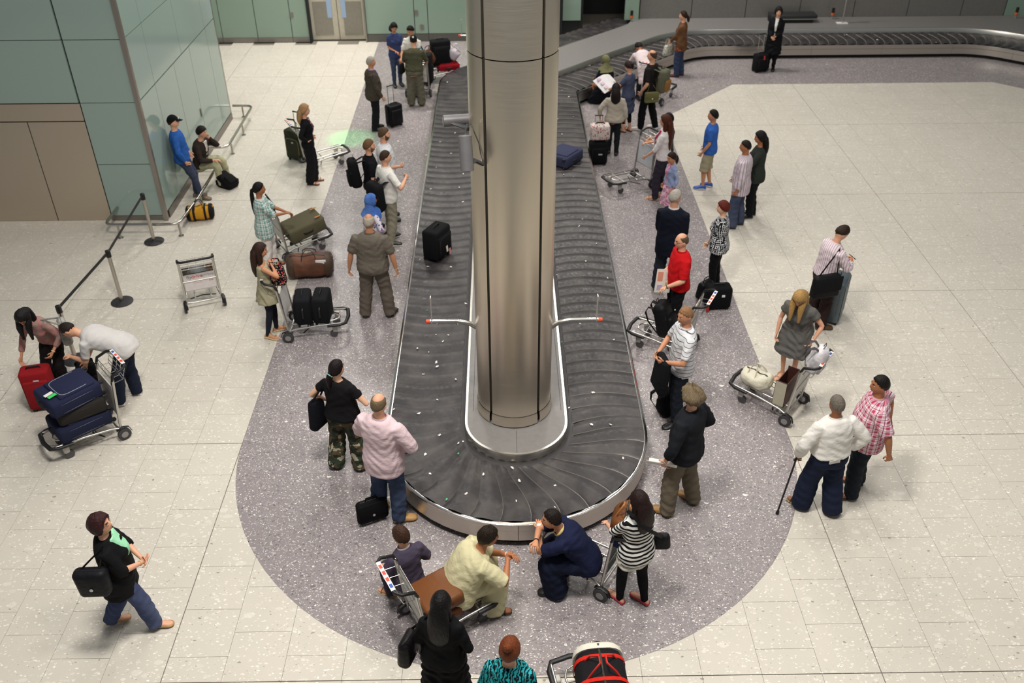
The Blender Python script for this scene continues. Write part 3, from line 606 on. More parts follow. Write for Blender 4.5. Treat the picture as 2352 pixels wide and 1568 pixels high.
    if hair:
        sty, hc = hair[0], hair[1]; hm = hairm(hc)
        TH = {'short': (hl(.60, .22, -.50), .013), 'buzz': (hl(.58, .18, -.48), .006), 'crop': (hl(.52, .10, -.55), .020), 'curly': (hl(.50, .0, -.66), .042), 'long': (hl(.58, -.10, -.75), .022), 'pony': (hl(.60, .10, -.58), .012), 'bun': (hl(.60, .08, -.55), .018), 'bob': (hl(.52, -.45, -.80), .03), 'ring': (hl(.95, .25, -.48), .009), 'cap': (hl(.55, .15, -.5), .010)}
        if sty in TH:
            f_, tk = TH[sty]; shell(hb, M, cH, S_, f_, tk, .0022 if sty in ('crop', 'bob') else (.010 if sty == 'curly' else (.0009 if sty != 'ring' else 0)), top=.62 if sty == 'ring' else 9)
        X = lambda x, y, z: M@np.array((x, y, z))*S_+cH
        dn = np.array((0, 0, -1.))
        if sty == 'long':
            ln = hair[2] if len(hair) > 2 else .38; p0, p1 = X(0, -.045, .05), X(0, -.085, -.04); bk = M@np.array((0, -1., 0)); bk[2] = 0; bk = unit(bk); lt = unit(np.cross(bk, (0, 0, 1)))
            pts_ = [p0, p1]+[p1+dn*ln*q*k+bk*(.035*math.sin(min(q*2.2, 1.57)))*k for q in (.25, .5, .75, 1.)]
            hb.tube(pts_, [(.07*S_, .05*S_), (.092*S_, .062*S_), (.108*S_, .062*S_), (.110*S_, .056*S_), (.098*S_, .046*S_), (.05*S_, .02*S_)], 16, lt)
            if ln > .3:
                for sg in (-1, 1):
                    q0 = X(sg*.062, -.02, .0); fw = .10*k if head[1] > 25 else 0; l2 = ln*(1.05 if head[1] > 25 else .75); hb.tube([q0, q0+dn*.08*k-bk*fw*.4, q0+dn*.17*k-bk*fw*.8, q0+dn*l2*k-bk*(fw-.02)], [(.034*S_, .04*S_), (.042*S_, .048*S_), (.040*S_, .044*S_), (.014, .016)], 10)
        if sty == 'pony':
            ln = hair[2] if len(hair) > 2 else .32; p0 = X(0, -.10, -.01); bk = M@np.array((0, -1., 0)); bk[2] = 0; bk = unit(bk); hb.tube([X(0, -.075, .01), p0+bk*.02]+[p0+bk*(.03+.012*q)*k+dn*ln*q*k for q in (.2, .45, .75, 1)], [.03*S_, .026*S_, (.036*S_, .028*S_), (.038*S_, .028*S_), (.03*S_, .022*S_), .008], 10)
            if len(hair) > 3: part('hair_tie', MB().tube([p0+bk*.016+dn*.005, p0+bk*.026+dn*.012], .034, 10), cloth(hair[3], fold=0), root)
        if sty == 'bun': hb.ell(X(*(hair[2] if len(hair) > 2 else (0, -.115, .03))), (.048*S_, .045*S_, .042*S_), 12, 9)
        if sty == 'hijab':
            shell(hb, M, cH, S_, lambda ph: np.interp(abs(ph)/math.pi, [0, .2, .28, .4, 1], [.62, .50, -1.2, -1.3, -1.3]), .018, 0); p_, l_, f_ = sp(.46)
            hb.tube([cH-hd*.04*k-M@np.array((0, .02, 0)), cH-hd*.12*k-np.array((0, .03, 0))*k, sp(.47)[0]+f_*.01, sp(.38)[0]], [.085*S_, (.085*k, .09*k), (.19*k*g, .145*k*g), (.205*k*g, .17*k*g)], 16, l_)
            hm = cloth(hc, *(hair[2:] or ()))
        if sty == 'cap':
            cb = MB(); shell(cb, M, cH, S_, hl(.42, .30, .05), .020, 0); br = []
            for i in range(5): br.append([X(.068*(1-.04*i**1.2)*math.cos(t_), .075+.028*i*math.sin(t_)**.6+.004, .052-.006*i+.010*math.sin(t_)+.0) for t_ in np.linspace(.05, 3.09, 11)])
            cb.add([p for r in br for p in r], [(i*11+j, i*11+j+1, (i+1)*11+j+1, (i+1)*11+j) for i in range(4) for j in range(10)])
            part('cap', cb, cloth(hair[2], fold=.1), root, 50)
            if len(hair) > 3: part('cap_badge', MB().ell(X(0, .112 if hair[3] == 'f' else -.115, .075), (.022, .006, .022), 8, 6, M), WHT, root)
        part('headscarf' if sty == 'hijab' else 'hair', hb, hm, root, 80)
    if beard:
        bb = MB(); f_ = lambda ph: np.interp(abs(ph)/math.pi, [0, .12, .22, .40, .46, 1], [-.42, -.40, -.25, .15, 1.3, 1.3]); rings = []
        for i in range(37):
            th = math.pi*min(max(i/36, .012), .988); row = []
            for j in range(56):
                ph = 2*math.pi*j/56-math.pi; p = head_point(th, ph, S_); kk_ = 1 if (math.cos(th) < f_(ph) and abs(ph) < 1.45) else 0
                row.append(M@(p+unit(p)*(.0035*kk_-.012*(1-kk_)))+cH)
            rings.append(row)
        part('beard', bb.loft(rings), hairm(beard), root, 80)
    # ---- clothes
    cv = vox*1.22; rs = int(abs(pos[0]*97+pos[1]*31)) % 50
    if bot:
        t = MB(); ln = bot.get('ln', 2); fit = bot.get('fit', .013)*k; ls_ = bot.get('loose', .0); trunk(t, -.13, .145, fit, 1.0, 0, 20, 10)
        for (a, b, c) in L:
            c2 = c+unit(c-b)*.045*k if ln >= 2 else c; ts = np.linspace(0, ln, 14)
            t.tube([(a+(b-a)*q if q <= 1 else b+(c2-b)*(q-1)) for q in ts], [leg_r(q)+fit*1.05+ls_*k*max(0, q-.15)**.8*(.6 if q > 1.9 else .62) for q in ts], 14)
        queue(bot.get('n', 'trousers'), t, bot['c'], cv, 4, .005 if fit > .009 else .001, None, rs)
    if skirt:
        t = MB(); p, l, f = sp(-.02); z0 = sp(skirt.get('s', .12))[0]; hz = skirt['hem']*k; rings = []; fr = skirt.get('fl', .1); mid = (L[0][2]+L[1][2])/2
        for q in np.linspace(0, 1, 14):
            s = max(.12-q*.9, -.09); a, bf, bb = dims(s) if q < .24 else dims(-.09); zz_ = z0[2]+(hz-z0[2])*q; e = .014*k+fr*k*max(0, q-.15); cx_ = z0[0]+(mid[0]-z0[0])*q; cy_ = z0[1]+(mid[1]+.03-z0[1])*q
            rings.append([np.array((cx_+(a+e)*math.cos(t_), cy_+((bf+bb)/2+e)*math.sin(t_), zz_)) for t_ in (2*math.pi*j/22 for j in range(22))])
        t.loft(rings); queue('skirt', t, skirt['c'], cv, 4, .010, None, rs)
    if top:
        t = MB(); fit = top.get('fit', .016)*k; hem = top.get('hem', -.06); trunk(t, hem, top.get('neck', .515), fit, 1.0, top.get('flare', .01)*k, 22, 16)
        if sl > 0:
            for (a, b, c, cu) in A:
                ts = np.linspace(-.06, sl, 12); sf = top.get('slf', .014)*k; t.tube([(a+(b-a)*q if q <= 1 else b+(c-b)*(q-1)) for q in ts], [arm_r(max(q, 0))+sf*(1.1 if q > .3 else .75) for q in ts], 12)
        if sex == 'f' and not top.get('flat'):
            for sg in (-1, 1): p, l, f = sp(.30); a, bf, bb = dims(.30); t.ell(p+l*sg*.066*k+f*(bf-.035*k+fit*.6), (.066*k*g, .062*k*g, .064*k*g), 12, 8)
        queue(top.get('n', 'shirt'), t, top['c'], cv, 4, .0038 if fit > .01 else .002, None, rs+7)
        if top.get('collar'):
            cc = MB(); p, l, f = sp(.515); q, _, f2 = sp(.545); nn_ = 14; ro = [p+l*.076*k*math.cos(x)+f*(.066*k*math.sin(x)+.004) for x in (R(100)+R(340)*i/nn_ for i in range(nn_+1))]
            cc.tube(ro, [(.022*k, .007*k)]*(nn_+1), 6, frame(.53)[0]); part('collar', cc, top['collar'], root, 60)
        if top.get('under'):       # shirt seen in the front opening of a jacket
            u = MB(); rings = []
            for s in np.linspace(top.get('ulo', .08), .515, 10):
                p, l, f = sp(s); a, bf, bb = dims(s); e = top.get('uw', .05)*k*(.35+.9*(s-.05)/.46); bfx = bf+fit+.006*k+(.02*k if sex == 'f' and .2 < s < .4 else 0)
                rings.append([p+l*e*math.cos(t_)+f*(bfx*(1-.10*abs(math.cos(t_)))+(.004 if math.sin(t_) > 0 else -.02)) for t_ in (2*math.pi*j/10 for j in range(10))])
            part('shirt_front', u.loft(rings), top['under'], root, 60)
    # ---- shoes
    if shoe:
        for i in range(2):
            s_ = MB(); kind = shoe[1]
            if kind in (0, 2):   # closed shoe, 2 = trainer with a pale sole
                fd, lsd, an, z0 = footmesh(s_, i, .009); so_ = part('shoe', s_, plain(shoe[0], .45), root, 60)
                if kind == 2: q = MB(); footmesh(q, i, .012, .30); part('sole', q, plain('e8e6e0', .6), so_)
            elif kind == 1:      # sandal: sole and straps
                footmesh(s_, i, .010, .20); o = part('sandal', s_, plain(shoe[0], .6), root, 60); an = L[i][2]; a_ = R(feet[i][2])*(-1 if i == 0 else 1); fd = np.array((math.sin(a_), math.cos(a_), 0)); ld = np.array((fd[1], -fd[0], 0)); b0 = np.array((an[0], an[1], an[2]-.075*k))
                q = MB()
                for y, hz in ((.125, .052), (.04, .082)): q.tube([b0+fd*y*k+ld*.05*k*math.cos(x)+np.array((0, 0, .01+hz*k*math.sin(x))) for x in np.linspace(0, 3.14, 9)], (.010*k, .004*k), 6)
                part('strap', q, plain(shoe[0], .5), o)
            else:                # ballet flat
                footmesh(s_, i, .007, .55); part('shoe', s_, plain(shoe[0], .45), root, 60)
    for x in extra:
        if x[0] in ('watch', 'bandage', 'bracelet'):
            a, b, c, cu = A[x[1]]; d = unit(c-b); w_ = .07 if x[0] == 'bandage' else .012; q = MB().tube([c-d*(.01+w_), c+d*(.06 if x[0] == 'bandage' else 0)-d*.01], (.030 if x[0] != 'bandage' else .034)*k, 12); part(x[0], q, plain(x[2], .5), root)
        if x[0] == 'glasses':
            q = MB(); Xh = lambda x_, y, z: M@np.array((x_, y, z))*S_+cH; zz_ = x[1] if len(x) > 1 else 0
            for sg in (-1, 1): q.tube([Xh(sg*(.033+.020*math.cos(t_)), .100-.016*abs(sg*(.033+.02*math.cos(t_)))/.05, .010+.016*math.sin(t_)+zz_) for t_ in np.linspace(0, 6.283, 13)], .0018, 5); q.tube([Xh(sg*.053, .084, .012+zz_), Xh(sg*.08, 0, .012+zz_)], .0018, 5)
            part('glasses', q, plain('3a302a', .3), root)
        if x[0] == 'belt': q = MB(); p, l, f = sp(.10); a, bf, bb = dims(.10); q.tube([p+l*(a+.018*k)*math.cos(t_)+f*((bf if math.sin(t_) > 0 else bb)+.018*k)*math.sin(t_) for t_ in np.linspace(0, 6.283, 25)], (.018, .004), 6, frame(.1)[0]); part('belt', q, plain(x[1], .5), root)
        if x[0] == 'scarf':
            q = MB(); p, l, f = sp(.50); q.tube([p+l*.075*k*math.cos(t_)+f*.075*k*math.sin(t_) for t_ in np.linspace(0, 6.283, 17)], .026*k, 8)
            for sg in (-1, 1): q.tube([sp(.49)[0]+l*sg*.05+f*.08, sp(.36)[0]+l*sg*.06+f*.185*k, sp(.18)[0]+l*sg*.065+f*.165*k, sp(.0)[0]+l*sg*.07+f*.155*k], [(.03, .012), (.045, .012), (.05, .012), (.05, .01)], 8, l)
            part('scarf', q, x[1], root, 70)
        if x[0] == 'print': p, l, f = sp(x[1]); a, bf, bb = dims(x[1]); q = MB().ell(p+f*(bf+.017), (x[2]*k, .006, x[3]*k), 12, 8); part('print', q, plain(x[4], .7), root)
        if x[0] == 'label': p, l, f = sp(x[1]); a, bf, bb = dims(x[1]); q = MB().box(p-f*(bb+.025)+l*x[2], (x[3], .014, x[4])); part(x[6], q, plain(x[5], .7), root)
    c, s = math.cos(P.h), math.sin(P.h)
    P.W = lambda q: (pos[0]+q[0]*c-q[1]*s, pos[1]+q[0]*s+q[1]*c, q[2]+.002)
    def sh(i, loc, rz):
        q = P.W(P.A[i][0]+np.array((0, 0, .06))*k-np.array((P.A[i][0][0]*.18, 0, 0))); q = np.array(q)-np.array(loc); a = -R(rz); return (q[0]*math.cos(a)-q[1]*math.sin(a), q[0]*math.sin(a)+q[1]*math.cos(a), q[2])
    P.sh = sh
    P.hand = lambda i, dx=0.: P.W(P.hands[i][0]+P.hands[i][1]*dx)
    return P
def finish_people():
    dg = bpy.context.evaluated_depsgraph_get(); dg.update()
    for o, m in TEXTQ:
        me = bpy.data.meshes.new_from_object(o.evaluated_get(dg)); me.materials.clear(); me.materials.append(m); n = link('lettering', me, o.parent, o.location, o.rotation_euler); bpy.data.objects.remove(o)
    for (o, sm, wr, ex, seed, mat, hc) in QUEUE:
        me = bpy.data.meshes.new_from_object(o.evaluated_get(dg)); nv = len(me.vertices)
        v = np.empty(nv*3, np.float32); me.vertices.foreach_get('co', v); v = v.reshape(-1, 3); ne = len(me.edges); e = np.empty(ne*2, np.int32); me.edges.foreach_get('vertices', e); e = e.reshape(-1, 2)
        deg = np.bincount(e.ravel(), minlength=nv)[:, None].clip(1)
        wgt = np.full((nv, 1), .6)
        if hc is not None: wgt[np.linalg.norm(v-np.array(hc, np.float32), axis=1) < .14] = .22
        def avg(x): return np.stack([(np.bincount(e[:, 0], x[e[:, 1], i], nv)+np.bincount(e[:, 1], x[e[:, 0], i], nv)) for i in range(3)], 1)/deg
        for _ in range(sm): v = v+(avg(v)-v)*wgt
        if wr:
            q = seed*1.7; n1 = np.sin(v[:, 0]*23+4*np.sin(v[:, 2]*9+q)+q)*np.sin(v[:, 2]*31+3*np.sin(v[:, 0]*11+v[:, 1]*13+q)); n2 = np.sin(v[:, 2]*52+5*np.sin(v[:, 1]*17+v[:, 0]*9+q)+2*q)
            me.vertices.foreach_set('co', v.astype(np.float32).ravel()); me.update(); nr = np.empty(nv*3, np.float32); me.vertex_normals.foreach_get('vector', nr); v = v+nr.reshape(-1, 3)*((n1*1.0+n2*.55)*wr)[:, None]
        me.vertices.foreach_set('co', v.astype(np.float32).ravel()); me.update()
        if ex is not None:
            bm = bmesh.new(); bm.from_mesh(me); f = ex.mesh('f'); bm.from_mesh(f); bm.to_mesh(me); bm.free(); bpy.data.meshes.remove(f)
        me.materials.clear(); me.materials.append(mat); me.polygons.foreach_set('use_smooth', [True]*len(me.polygons))
        old = o.data; o.modifiers.clear(); o.data = me; bpy.data.meshes.remove(old); me.name = o.name.split('.')[0]

# ------------------------------------------------------------------ bags, cases, trolleys
def suitcase(label, loc, rot, dim, mat, name='suitcase', cat='suitcase', pocket=True, tele=0., wheels=2, trim=None, tag=None, rigid=False, group=None, handle='17171a', logo=None, ribs=0, grip=None):
    """upright case, origin at its centre: w across (x), d thick (y, front is -y), h tall (z); rot in degrees"""
    w_, d_, h_ = dim; t = thing(name, label, cat, loc, tuple(R(a) for a in rot), group); r = min(d_*.28, .05)
    part('shell', MB().rbox((0, 0, 0), dim, r, 4, 0, 0 if rigid else .02), mat, t, 35); hm = plain(handle, .5)
    if pocket:
        p = part('front_pocket', MB().rbox((0, -d_/2, -h_*.06), (w_*.84, .055, h_*.70), .022, 3), mat, t, 35)
        part('zip', MB().tube([(w_*.36*math.copysign(abs(math.cos(a))**.4, math.cos(a)), -d_/2-.024, -h_*.06+h_*.30*math.copysign(abs(math.sin(a))**.4, math.sin(a))) for a in np.linspace(-.4, 3.54, 19)], .004, 5), trim or plain('2a2a2e', .4, .4), p)
    e = MB()
    for y in (-d_*.28, d_*.28): e.tube([((w_/2-.012)*math.copysign(abs(math.cos(a))**.25, math.cos(a))*1.03, y, (h_/2-.012)*math.copysign(abs(math.sin(a))**.25, math.sin(a))*1.02) for a in np.linspace(0, 6.2832, 41)[:-1]], .005, 5, None, False, True)
    part('piping', e, trim or plain('242428', .5), t)
    part('top_handle', MB().tube([(-.09, 0, h_/2-.005), (-.075, 0, h_/2+.028), (.075, 0, h_/2+.028), (.09, 0, h_/2-.005)], (.014, .008), 8), hm, t); part('side_handle', MB().tube([(w_/2-.005, 0, -.09), (w_/2+.025, 0, -.07), (w_/2+.025, 0, .07), (w_/2-.005, 0, .09)], (.008, .013), 8, (1, 0, 0)), hm, t)
    for sx in (-1, 1): part('wheel', MB().disc((sx*(w_/2-.05), d_/2-.02, -h_/2-.012), .028, .025, 0, 14), RUB, t)
    for sx in (-1, 1): part('foot', MB().box((sx*(w_/2-.06), -d_/2+.04, -h_/2-.018), (.05, .03, .044)), RUB, t)
    if ribs:
        for i in range(ribs): part('rib', MB().rbox((-w_/2+w_*(i+.5)/ribs, -d_/2-.002, 0), (w_/ribs*.55, .012, h_*.86), .005, 2), mat, t, 35)
    if tele:
        th = MB()
        for sx in (-1, 1): th.tube([(sx*.075, d_*.32, h_/2-.02), (sx*.075, d_*.32, h_/2+tele)], .008, 8)
        o = part('telescopic_handle', th, ALU, t); part('grip', MB().tube([(-.085, d_*.32, h_/2+tele), (.085, d_*.32, h_/2+tele)], .015, 8), hm, o)
    if logo: part('logo_plate', MB().box((logo[0], -d_/2-(.03 if pocket else .004)*1, logo[1]), (logo[2], .006, logo[3])), plain(logo[4], .4, logo[5] if len(logo) > 5 else 0), t)
    if tag:
        for i, (x, z, c) in enumerate(tag):
            y = -d_/2-.03 if i % 2 == 0 else -d_/2-.036; part('luggage_tag', MB().add([(x-.022, y, z), (x+.022, y-.004, z+.005), (x+.026, y-.012, z-.10), (x-.018, y-.008, z-.105), (x-.022, y+.003, z), (x+.022, y-.001, z+.005), (x+.026, y-.009, z-.10), (x-.018, y-.005, z-.105)], [(0, 1, 2, 3), (7, 6, 5, 4), (0, 4, 5, 1), (1, 5, 6, 2), (2, 6, 7, 3), (3, 7, 4, 0)]), plain(c, .5), t)
    return t
def backpack(label, loc, rot, dim, mat, strapmat=None, logo=None, pk=None, name='backpack', worn=0.):
    w_, d_, h_ = dim; t = thing(name, label, 'backpack', loc, tuple(R(a) for a in rot)); sm = strapmat or mat
    part('main_bag', MB().rbox((0, 0, 0), dim, min(d_, w_)*.38, 5, .16, .05), mat, t, 60); part('front_pocket', MB().rbox((0, -d_*.5, -h_*.16), (w_*.76, d_*.42, h_*.5), d_*.18, 4, .08), pk or mat, t, 60)
    part('top_loop', MB().tube([(-.035, d_*.2, h_*.48), (-.03, d_*.2, h_*.48+.06), (.03, d_*.2, h_*.48+.06), (.035, d_*.2, h_*.48)], (.010, .004), 6), sm, t)
    for sx in (-1, 1):
        x = sx*w_*.3; pts = [(x*.6, d_*.40, h_*.36), (x*.9, d_*.5+.05+worn*.5, h_*.42), (x*1.05, d_*.5+.10+worn, h_*.30), (x*1.1, d_*.5+.09+worn, h_*.02), (x*1.1, d_*.46, -h_*.36)]
        part('strap', MB().tube(pts, [(.03, .008)]*3+[(.022, .006), (.014, .004)], 8, (1, 0, 0)), sm, t, 60)
    part('zip', MB().tube([(w_*.40*math.cos(a), -d_*.34, h_*.06+h_*.36*math.sin(a)) for a in np.linspace(0, 3.14, 13)], .005, 5), plain('2c2c30', .4), t)
    if logo:
        for (x, z, a, b) in logo: part('emblem', MB().box((x, -d_*.70, z), (a, .012, b)), WHT, t)
    return t
def duffel(label, loc, rot, L_, r, mat, end=None, band=None, handle='2a1d16', name='duffel_bag', flat=.85, tag=None, strap=None):
    t = thing(name, label, 'bag', loc, tuple(R(a) for a in rot)); rings = []; n = 20
    for q in np.linspace(-1, 1, 15):
        e = (1-abs(q)**5)**.5 if abs(q) < 1 else .25; e = max(e, .25); rings.append([(q*L_/2, r*e*math.copysign(abs(math.cos(a))**.7, math.cos(a)), r*flat*(.75+.25*e)*math.copysign(abs(math.sin(a))**.75, math.sin(a))+.012*math.sin(q*7)*math.sin(a)) for a in (2*math.pi*j/n for j in range(n))])
    part('bag_body', MB().loft(rings), mat, t, 60)
    if end:
        for s_ in (-1, 1): part('end_panel', MB().loft([[(s_*L_*x, r*e*1.012*math.copysign(abs(math.cos(a))**.7, math.cos(a)), r*flat*e*1.012*math.copysign(abs(math.sin(a))**.75, math.sin(a))) for a in (2*math.pi*j/n for j in range(n))] for x, e in ((.34, 1.0), (.42, .99), (.47, .9), (.503, .6))]), end, t, 60)
    hm = plain(handle, .5)
    for s_ in (-1, 1): part('carry_handle', MB().tube([(-L_*.16, s_*r*.75, r*flat*.55), (-L_*.14, s_*r*.45, r*flat+.05), (-L_*.06, s_*.03, r*flat+.11), (L_*.06, s_*.03, r*flat+.11), (L_*.14, s_*r*.45, r*flat+.05), (L_*.16, s_*r*.75, r*flat*.55)], (.012, .006), 8), hm, t, 60)
    if band:
        for x in (-L_*.2, L_*.2): part('band', MB().tube([(x, (r+.006)*math.copysign(abs(math.cos(a))**.7, math.cos(a)), (r*flat+.006)*math.copysign(abs(math.sin(a))**.75, math.sin(a))) for a in np.linspace(0, 6.2832, 25)[:-1]], (.02, .004), 6, (1, 0, 0), False, True), band, t, 60)
    part('zip', MB().tube([(x, 0, r*flat*1.02+.012*math.sin(x*14/L_)) for x in np.linspace(-L_*.42, L_*.42, 9)], (.012, .005), 6, (0, 1, 0)), plain('3a3632', .4, .4), t)
    if tag: part('luggage_tag', MB().box(tag[0], tag[1]), WHT, t)
    return t
def worn(label, P, i, at_, rz, dim, mat, **kw):
    """bag hanging from the shoulder on the given side"""
    l = P.W(at_); q = P.sh(i, l, rz); w_, h_ = dim[0], dim[2]; s = math.copysign(.03, q[0]+1e-6); f = lambda x, t_: (x+(q[0]-x)*t_, q[1]*t_, h_*.44+(q[2]-h_*.44)*t_)
    return handbag(label, l, (0, 0, rz), dim, mat, [f(-w_*.33, 0), f(-w_*.33, .5), f(-w_*.12, .92), (q[0], q[1], q[2]), f(w_*.12, .92), f(w_*.33, .5), f(w_*.33, 0)], **kw)
def handbag(label, loc, rot, dim, mat, strap=None, name='handbag', hw=.012, flap=None, clasp=None, taper=.25, straps=1):
    """bag with a wide bottom; strap is a list of points in the bag's own frame"""
    w_, d_, h_ = dim; t = thing(name, label, 'bag', loc, tuple(R(a) for a in rot)); part('bag_body', MB().rbox((0, 0, 0), dim, min(d_*.42, .06), 5, taper, .03), mat, t, 60)
    if strap:
        for i in range(straps): part('strap', MB().tube([(p[0], p[1]+(.0 if straps == 1 else (-.5, .5)[i]*d_*.6), p[2]) for p in strap], (hw, .005), 6), mat, t, 60)
    if flap: part('flap', MB().rbox((0, -d_*.5, h_*.16), (w_*.94, .02, h_*.62), .008, 3), flap, t, 40)
    if clasp: part('clasp', MB().ell((0, -d_*.5-.014, -h_*.08), (.018, .008, .018), 10, 6), plain(clasp, .3, .6), t)
    part('zip', MB().tube([(-w_*.36*(1-taper), 0, h_*.49), (w_*.36*(1-taper), 0, h_*.49)], .005, 5), plain('3c3a3a', .4, .5), t); return t
TROLLEY_N = [0]
def trolley(label, rear, heading, ad=None, strip_=True, wheel='3a383b', box=None, group=None):
    """airport luggage trolley: origin on the floor under the rear axle, pushes towards +y"""
    t = thing('luggage_trolley', label, 'trolley', (rear[0], rear[1], .002), (0, 0, R(-heading)))
    f = MB()
    for s in (-1, 1):
        f.tube([(s*.27, .02, .13), (s*.265, -.02, .5), (s*.26, -.07, .93)], .018, 10)
        f.tube([(s*.27, .02, .17), (s*.25, .12, .20), (s*.22, .45, .235), (s*.20, .84, .26)], .015, 8)
    f.tube([(-.27, .02, .15), (-.13, .03, .13), (.13, .03, .13), (.27, .02, .15)], .014, 8); f.tube([(-.235, .30, .215), (.235, .30, .215)], .011, 8); f.tube([(-.20, .62, .245), (.20, .62, .245)], .011, 8)
    f.tube([(-.265, -.03, .55), (.265, -.03, .55)], .010, 8)
    part('frame', f, ALU, t, 60)
    part('platform_loop', MB().tube([(-.12, .05, .20), (-.115, .4, .235), (-.105, .68, .255), (-.07, .75, .26), (0, .775, .262), (.07, .75, .26), (.105, .68, .255), (.115, .4, .235), (.12, .05, .20)], .011, 8), CHR, t, 60)
    part('bumper', MB().tube([(-.235, .60, .235), (-.235, .78, .25), (-.19, .87, .255), (0, .895, .255), (.19, .87, .255), (.235, .78, .25), (.235, .60, .235)], (.022, .03), 8, (0, 0, 1)), BLK, t, 60)
    part('handle_bar', MB().tube([(-.26, -.06, .90), (-.265, -.09, .98), (-.265, -.22, 1.02), (-.22, -.27, 1.03), (.22, -.27, 1.03), (.265, -.22, 1.02), (.265, -.09, .98), (.26, -.06, .90)], .019, 10), BLK, t, 60)
    if strip_:
        st = part('handle_label', MB().box((0, -.27, 1.05), (.40, .045, .006)), WHT, t, None)
        for i, c in enumerate(('d24a3a', 'd24a3a', 'd24a3a', '3a56a8')): part('label_block', MB().box((-.13+.09*i, -.27, 1.054), (.05, .03, .004)), plain(c, .5), st, None)
    b = MB()
    for z, y in ((.97, -.235), (.91, -.21), (.97, -.085)): b.tube([(-.24, y, z), (.24, y, z)], .005, 5)
    for x in (-.24, -.12, 0, .12, .24): b.tube([(x, -.255, 1.01), (x, -.20, .86), (x, -.085, .85), (x, -.075, .96)], .004, 5)
    b.tube([(-.24, -.20, .86), (.24, -.20, .86)], .006, 5); b.tube([(-.24, -.085, .85), (.24, -.085, .85)], .006, 5)
    part('basket', b, CHR, t)
    pn = MB(); pn.box((0, 0, 0), (.47, .014, .44)); fr = part('ad_panel', pn, plain(ad['c'] if ad else 'c9c6c2', .45), t, None); fr.location = (0, -.026, .60); fr.rotation_euler = (R(3.6), 0, 0)
    for s in (-1, 1): part('panel_rim', MB().box((s*.238, 0, 0), (.012, .02, .46)), ALU, fr, None)
    part('panel_rim', MB().box((0, 0, -.225), (.48, .02, .014)), ALU, fr, None)
    if ad:
        for (tx, x, z, sz, c) in ad['t']: lettering(tx, fr, (x, -.009, z), (R(90), 0, 0), sz, c)
        if 'photo' in ad:
            m, q = newmat('printed_photo', rough=.4); o = q.obj(); s3 = q.n('ShaderNodeSeparateXYZ', o).outputs; v = q.m('ADD', q.m('ABSOLUTE', s3[0]), q.m('MULTIPLY', q.m('SUBTRACT', q.noise(o, 14, 4)[0], .5), .2))
            cc = q.mix(q.n('ShaderNodeMapRange', v, .03, .16, 0., 1.).outputs[0], lin('9aa4ae'), q.mix(q.m('GREATER_THAN', q.noise(o, 30, 3)[0], .55), lin('23301f'), lin('8a5a3c'))); q.put(q.bsdf.inputs['Base Color'], q.mix(q.m('LESS_THAN', q.m('ADD', s3[2], .5), .385+.21), cc, lin('2c2622')))
            part('printed_photo', MB().box((0, -.008, .145), (.46, .004, .13)), m, fr, None)
    for s in (-1, 1):
        wq = part('rear_wheel', MB().tube([(s*.305-.020, 0, .088), (s*.305-.014, 0, .088), (s*.305+.014, 0, .088), (s*.305+.020, 0, .088)], [.072, .088, .088, .072], 20), plain(wheel, .7), t); part('hub', MB().disc((s*.305, 0, .088), .045, .046, 0, 14), plain('8e8b8a', .5), wq)
        part('wheel_guard', MB().tube([(s*.285, -.105, .09), (s*.29, -.08, .165), (s*.29, 0, .195), (s*.29, .08, .165)], (.024, .006), 6, (1, 0, 0)), BLK, t)
        c = part('caster_housing', MB().rbox((s*.175, .70, .165), (.055, .075, .15), .02, 3, -.2), plain('b9b6b0', .5), t, 50); part('caster_wheel', MB().disc((s*.175, .675, .06), .058, .035, 0, 16), plain('4c4a4c', .7), c)
    part('brake_bar', MB().tube([(-.2, .22, .10), (0, .30, .085), (.2, .22, .10)], .010, 6), BLK, t)
    c, s = math.cos(R(-heading)), math.sin(R(-heading)); T = lambda q: (rear[0]+q[0]*c-q[1]*s, rear[1]+q[0]*s+q[1]*c, q[2]+.002)
    return T
def along(a, b): return math.degrees(math.atan2(b[0]-a[0], b[1]-a[1]))
def sheet(name, label, cat, loc, rot, w_, h_, hexc, marks=(), fold=0.):
    """folded printed paper with coloured print blocks"""
    t = thing(name, label, cat, loc, tuple(R(a) for a in rot)); vs = []; n = 5
    for e in (-.004, .004): vs += [(-w_/2+w_*i/n, e+fold*abs(i/n-.5), z) for z in (-h_/2, h_/2) for i in range(n+1)]
    k = n+1; fs = [(i, i+1, k+i+1, k+i) for i in range(n)]+[(2*k+i, 3*k+i, 3*k+i+1, 2*k+i+1) for i in range(n)]+[(i, 2*k+i, 2*k+i+1, i+1) for i in range(n)]+[(k+i, k+i+1, 3*k+i+1, 3*k+i) for i in range(n)]+[(0, k, 3*k, 2*k), (n, 2*k+n, 3*k+n, k+n)]
    part('pages', MB().add(vs, fs), plain(hexc, .7), t, None)
    for (x, z, a, b, c) in marks: part('print_block', MB().box((x, -.006+fold*abs(x/w_), z), (a, .004, b)), plain(c, .7), t, None)
    return t

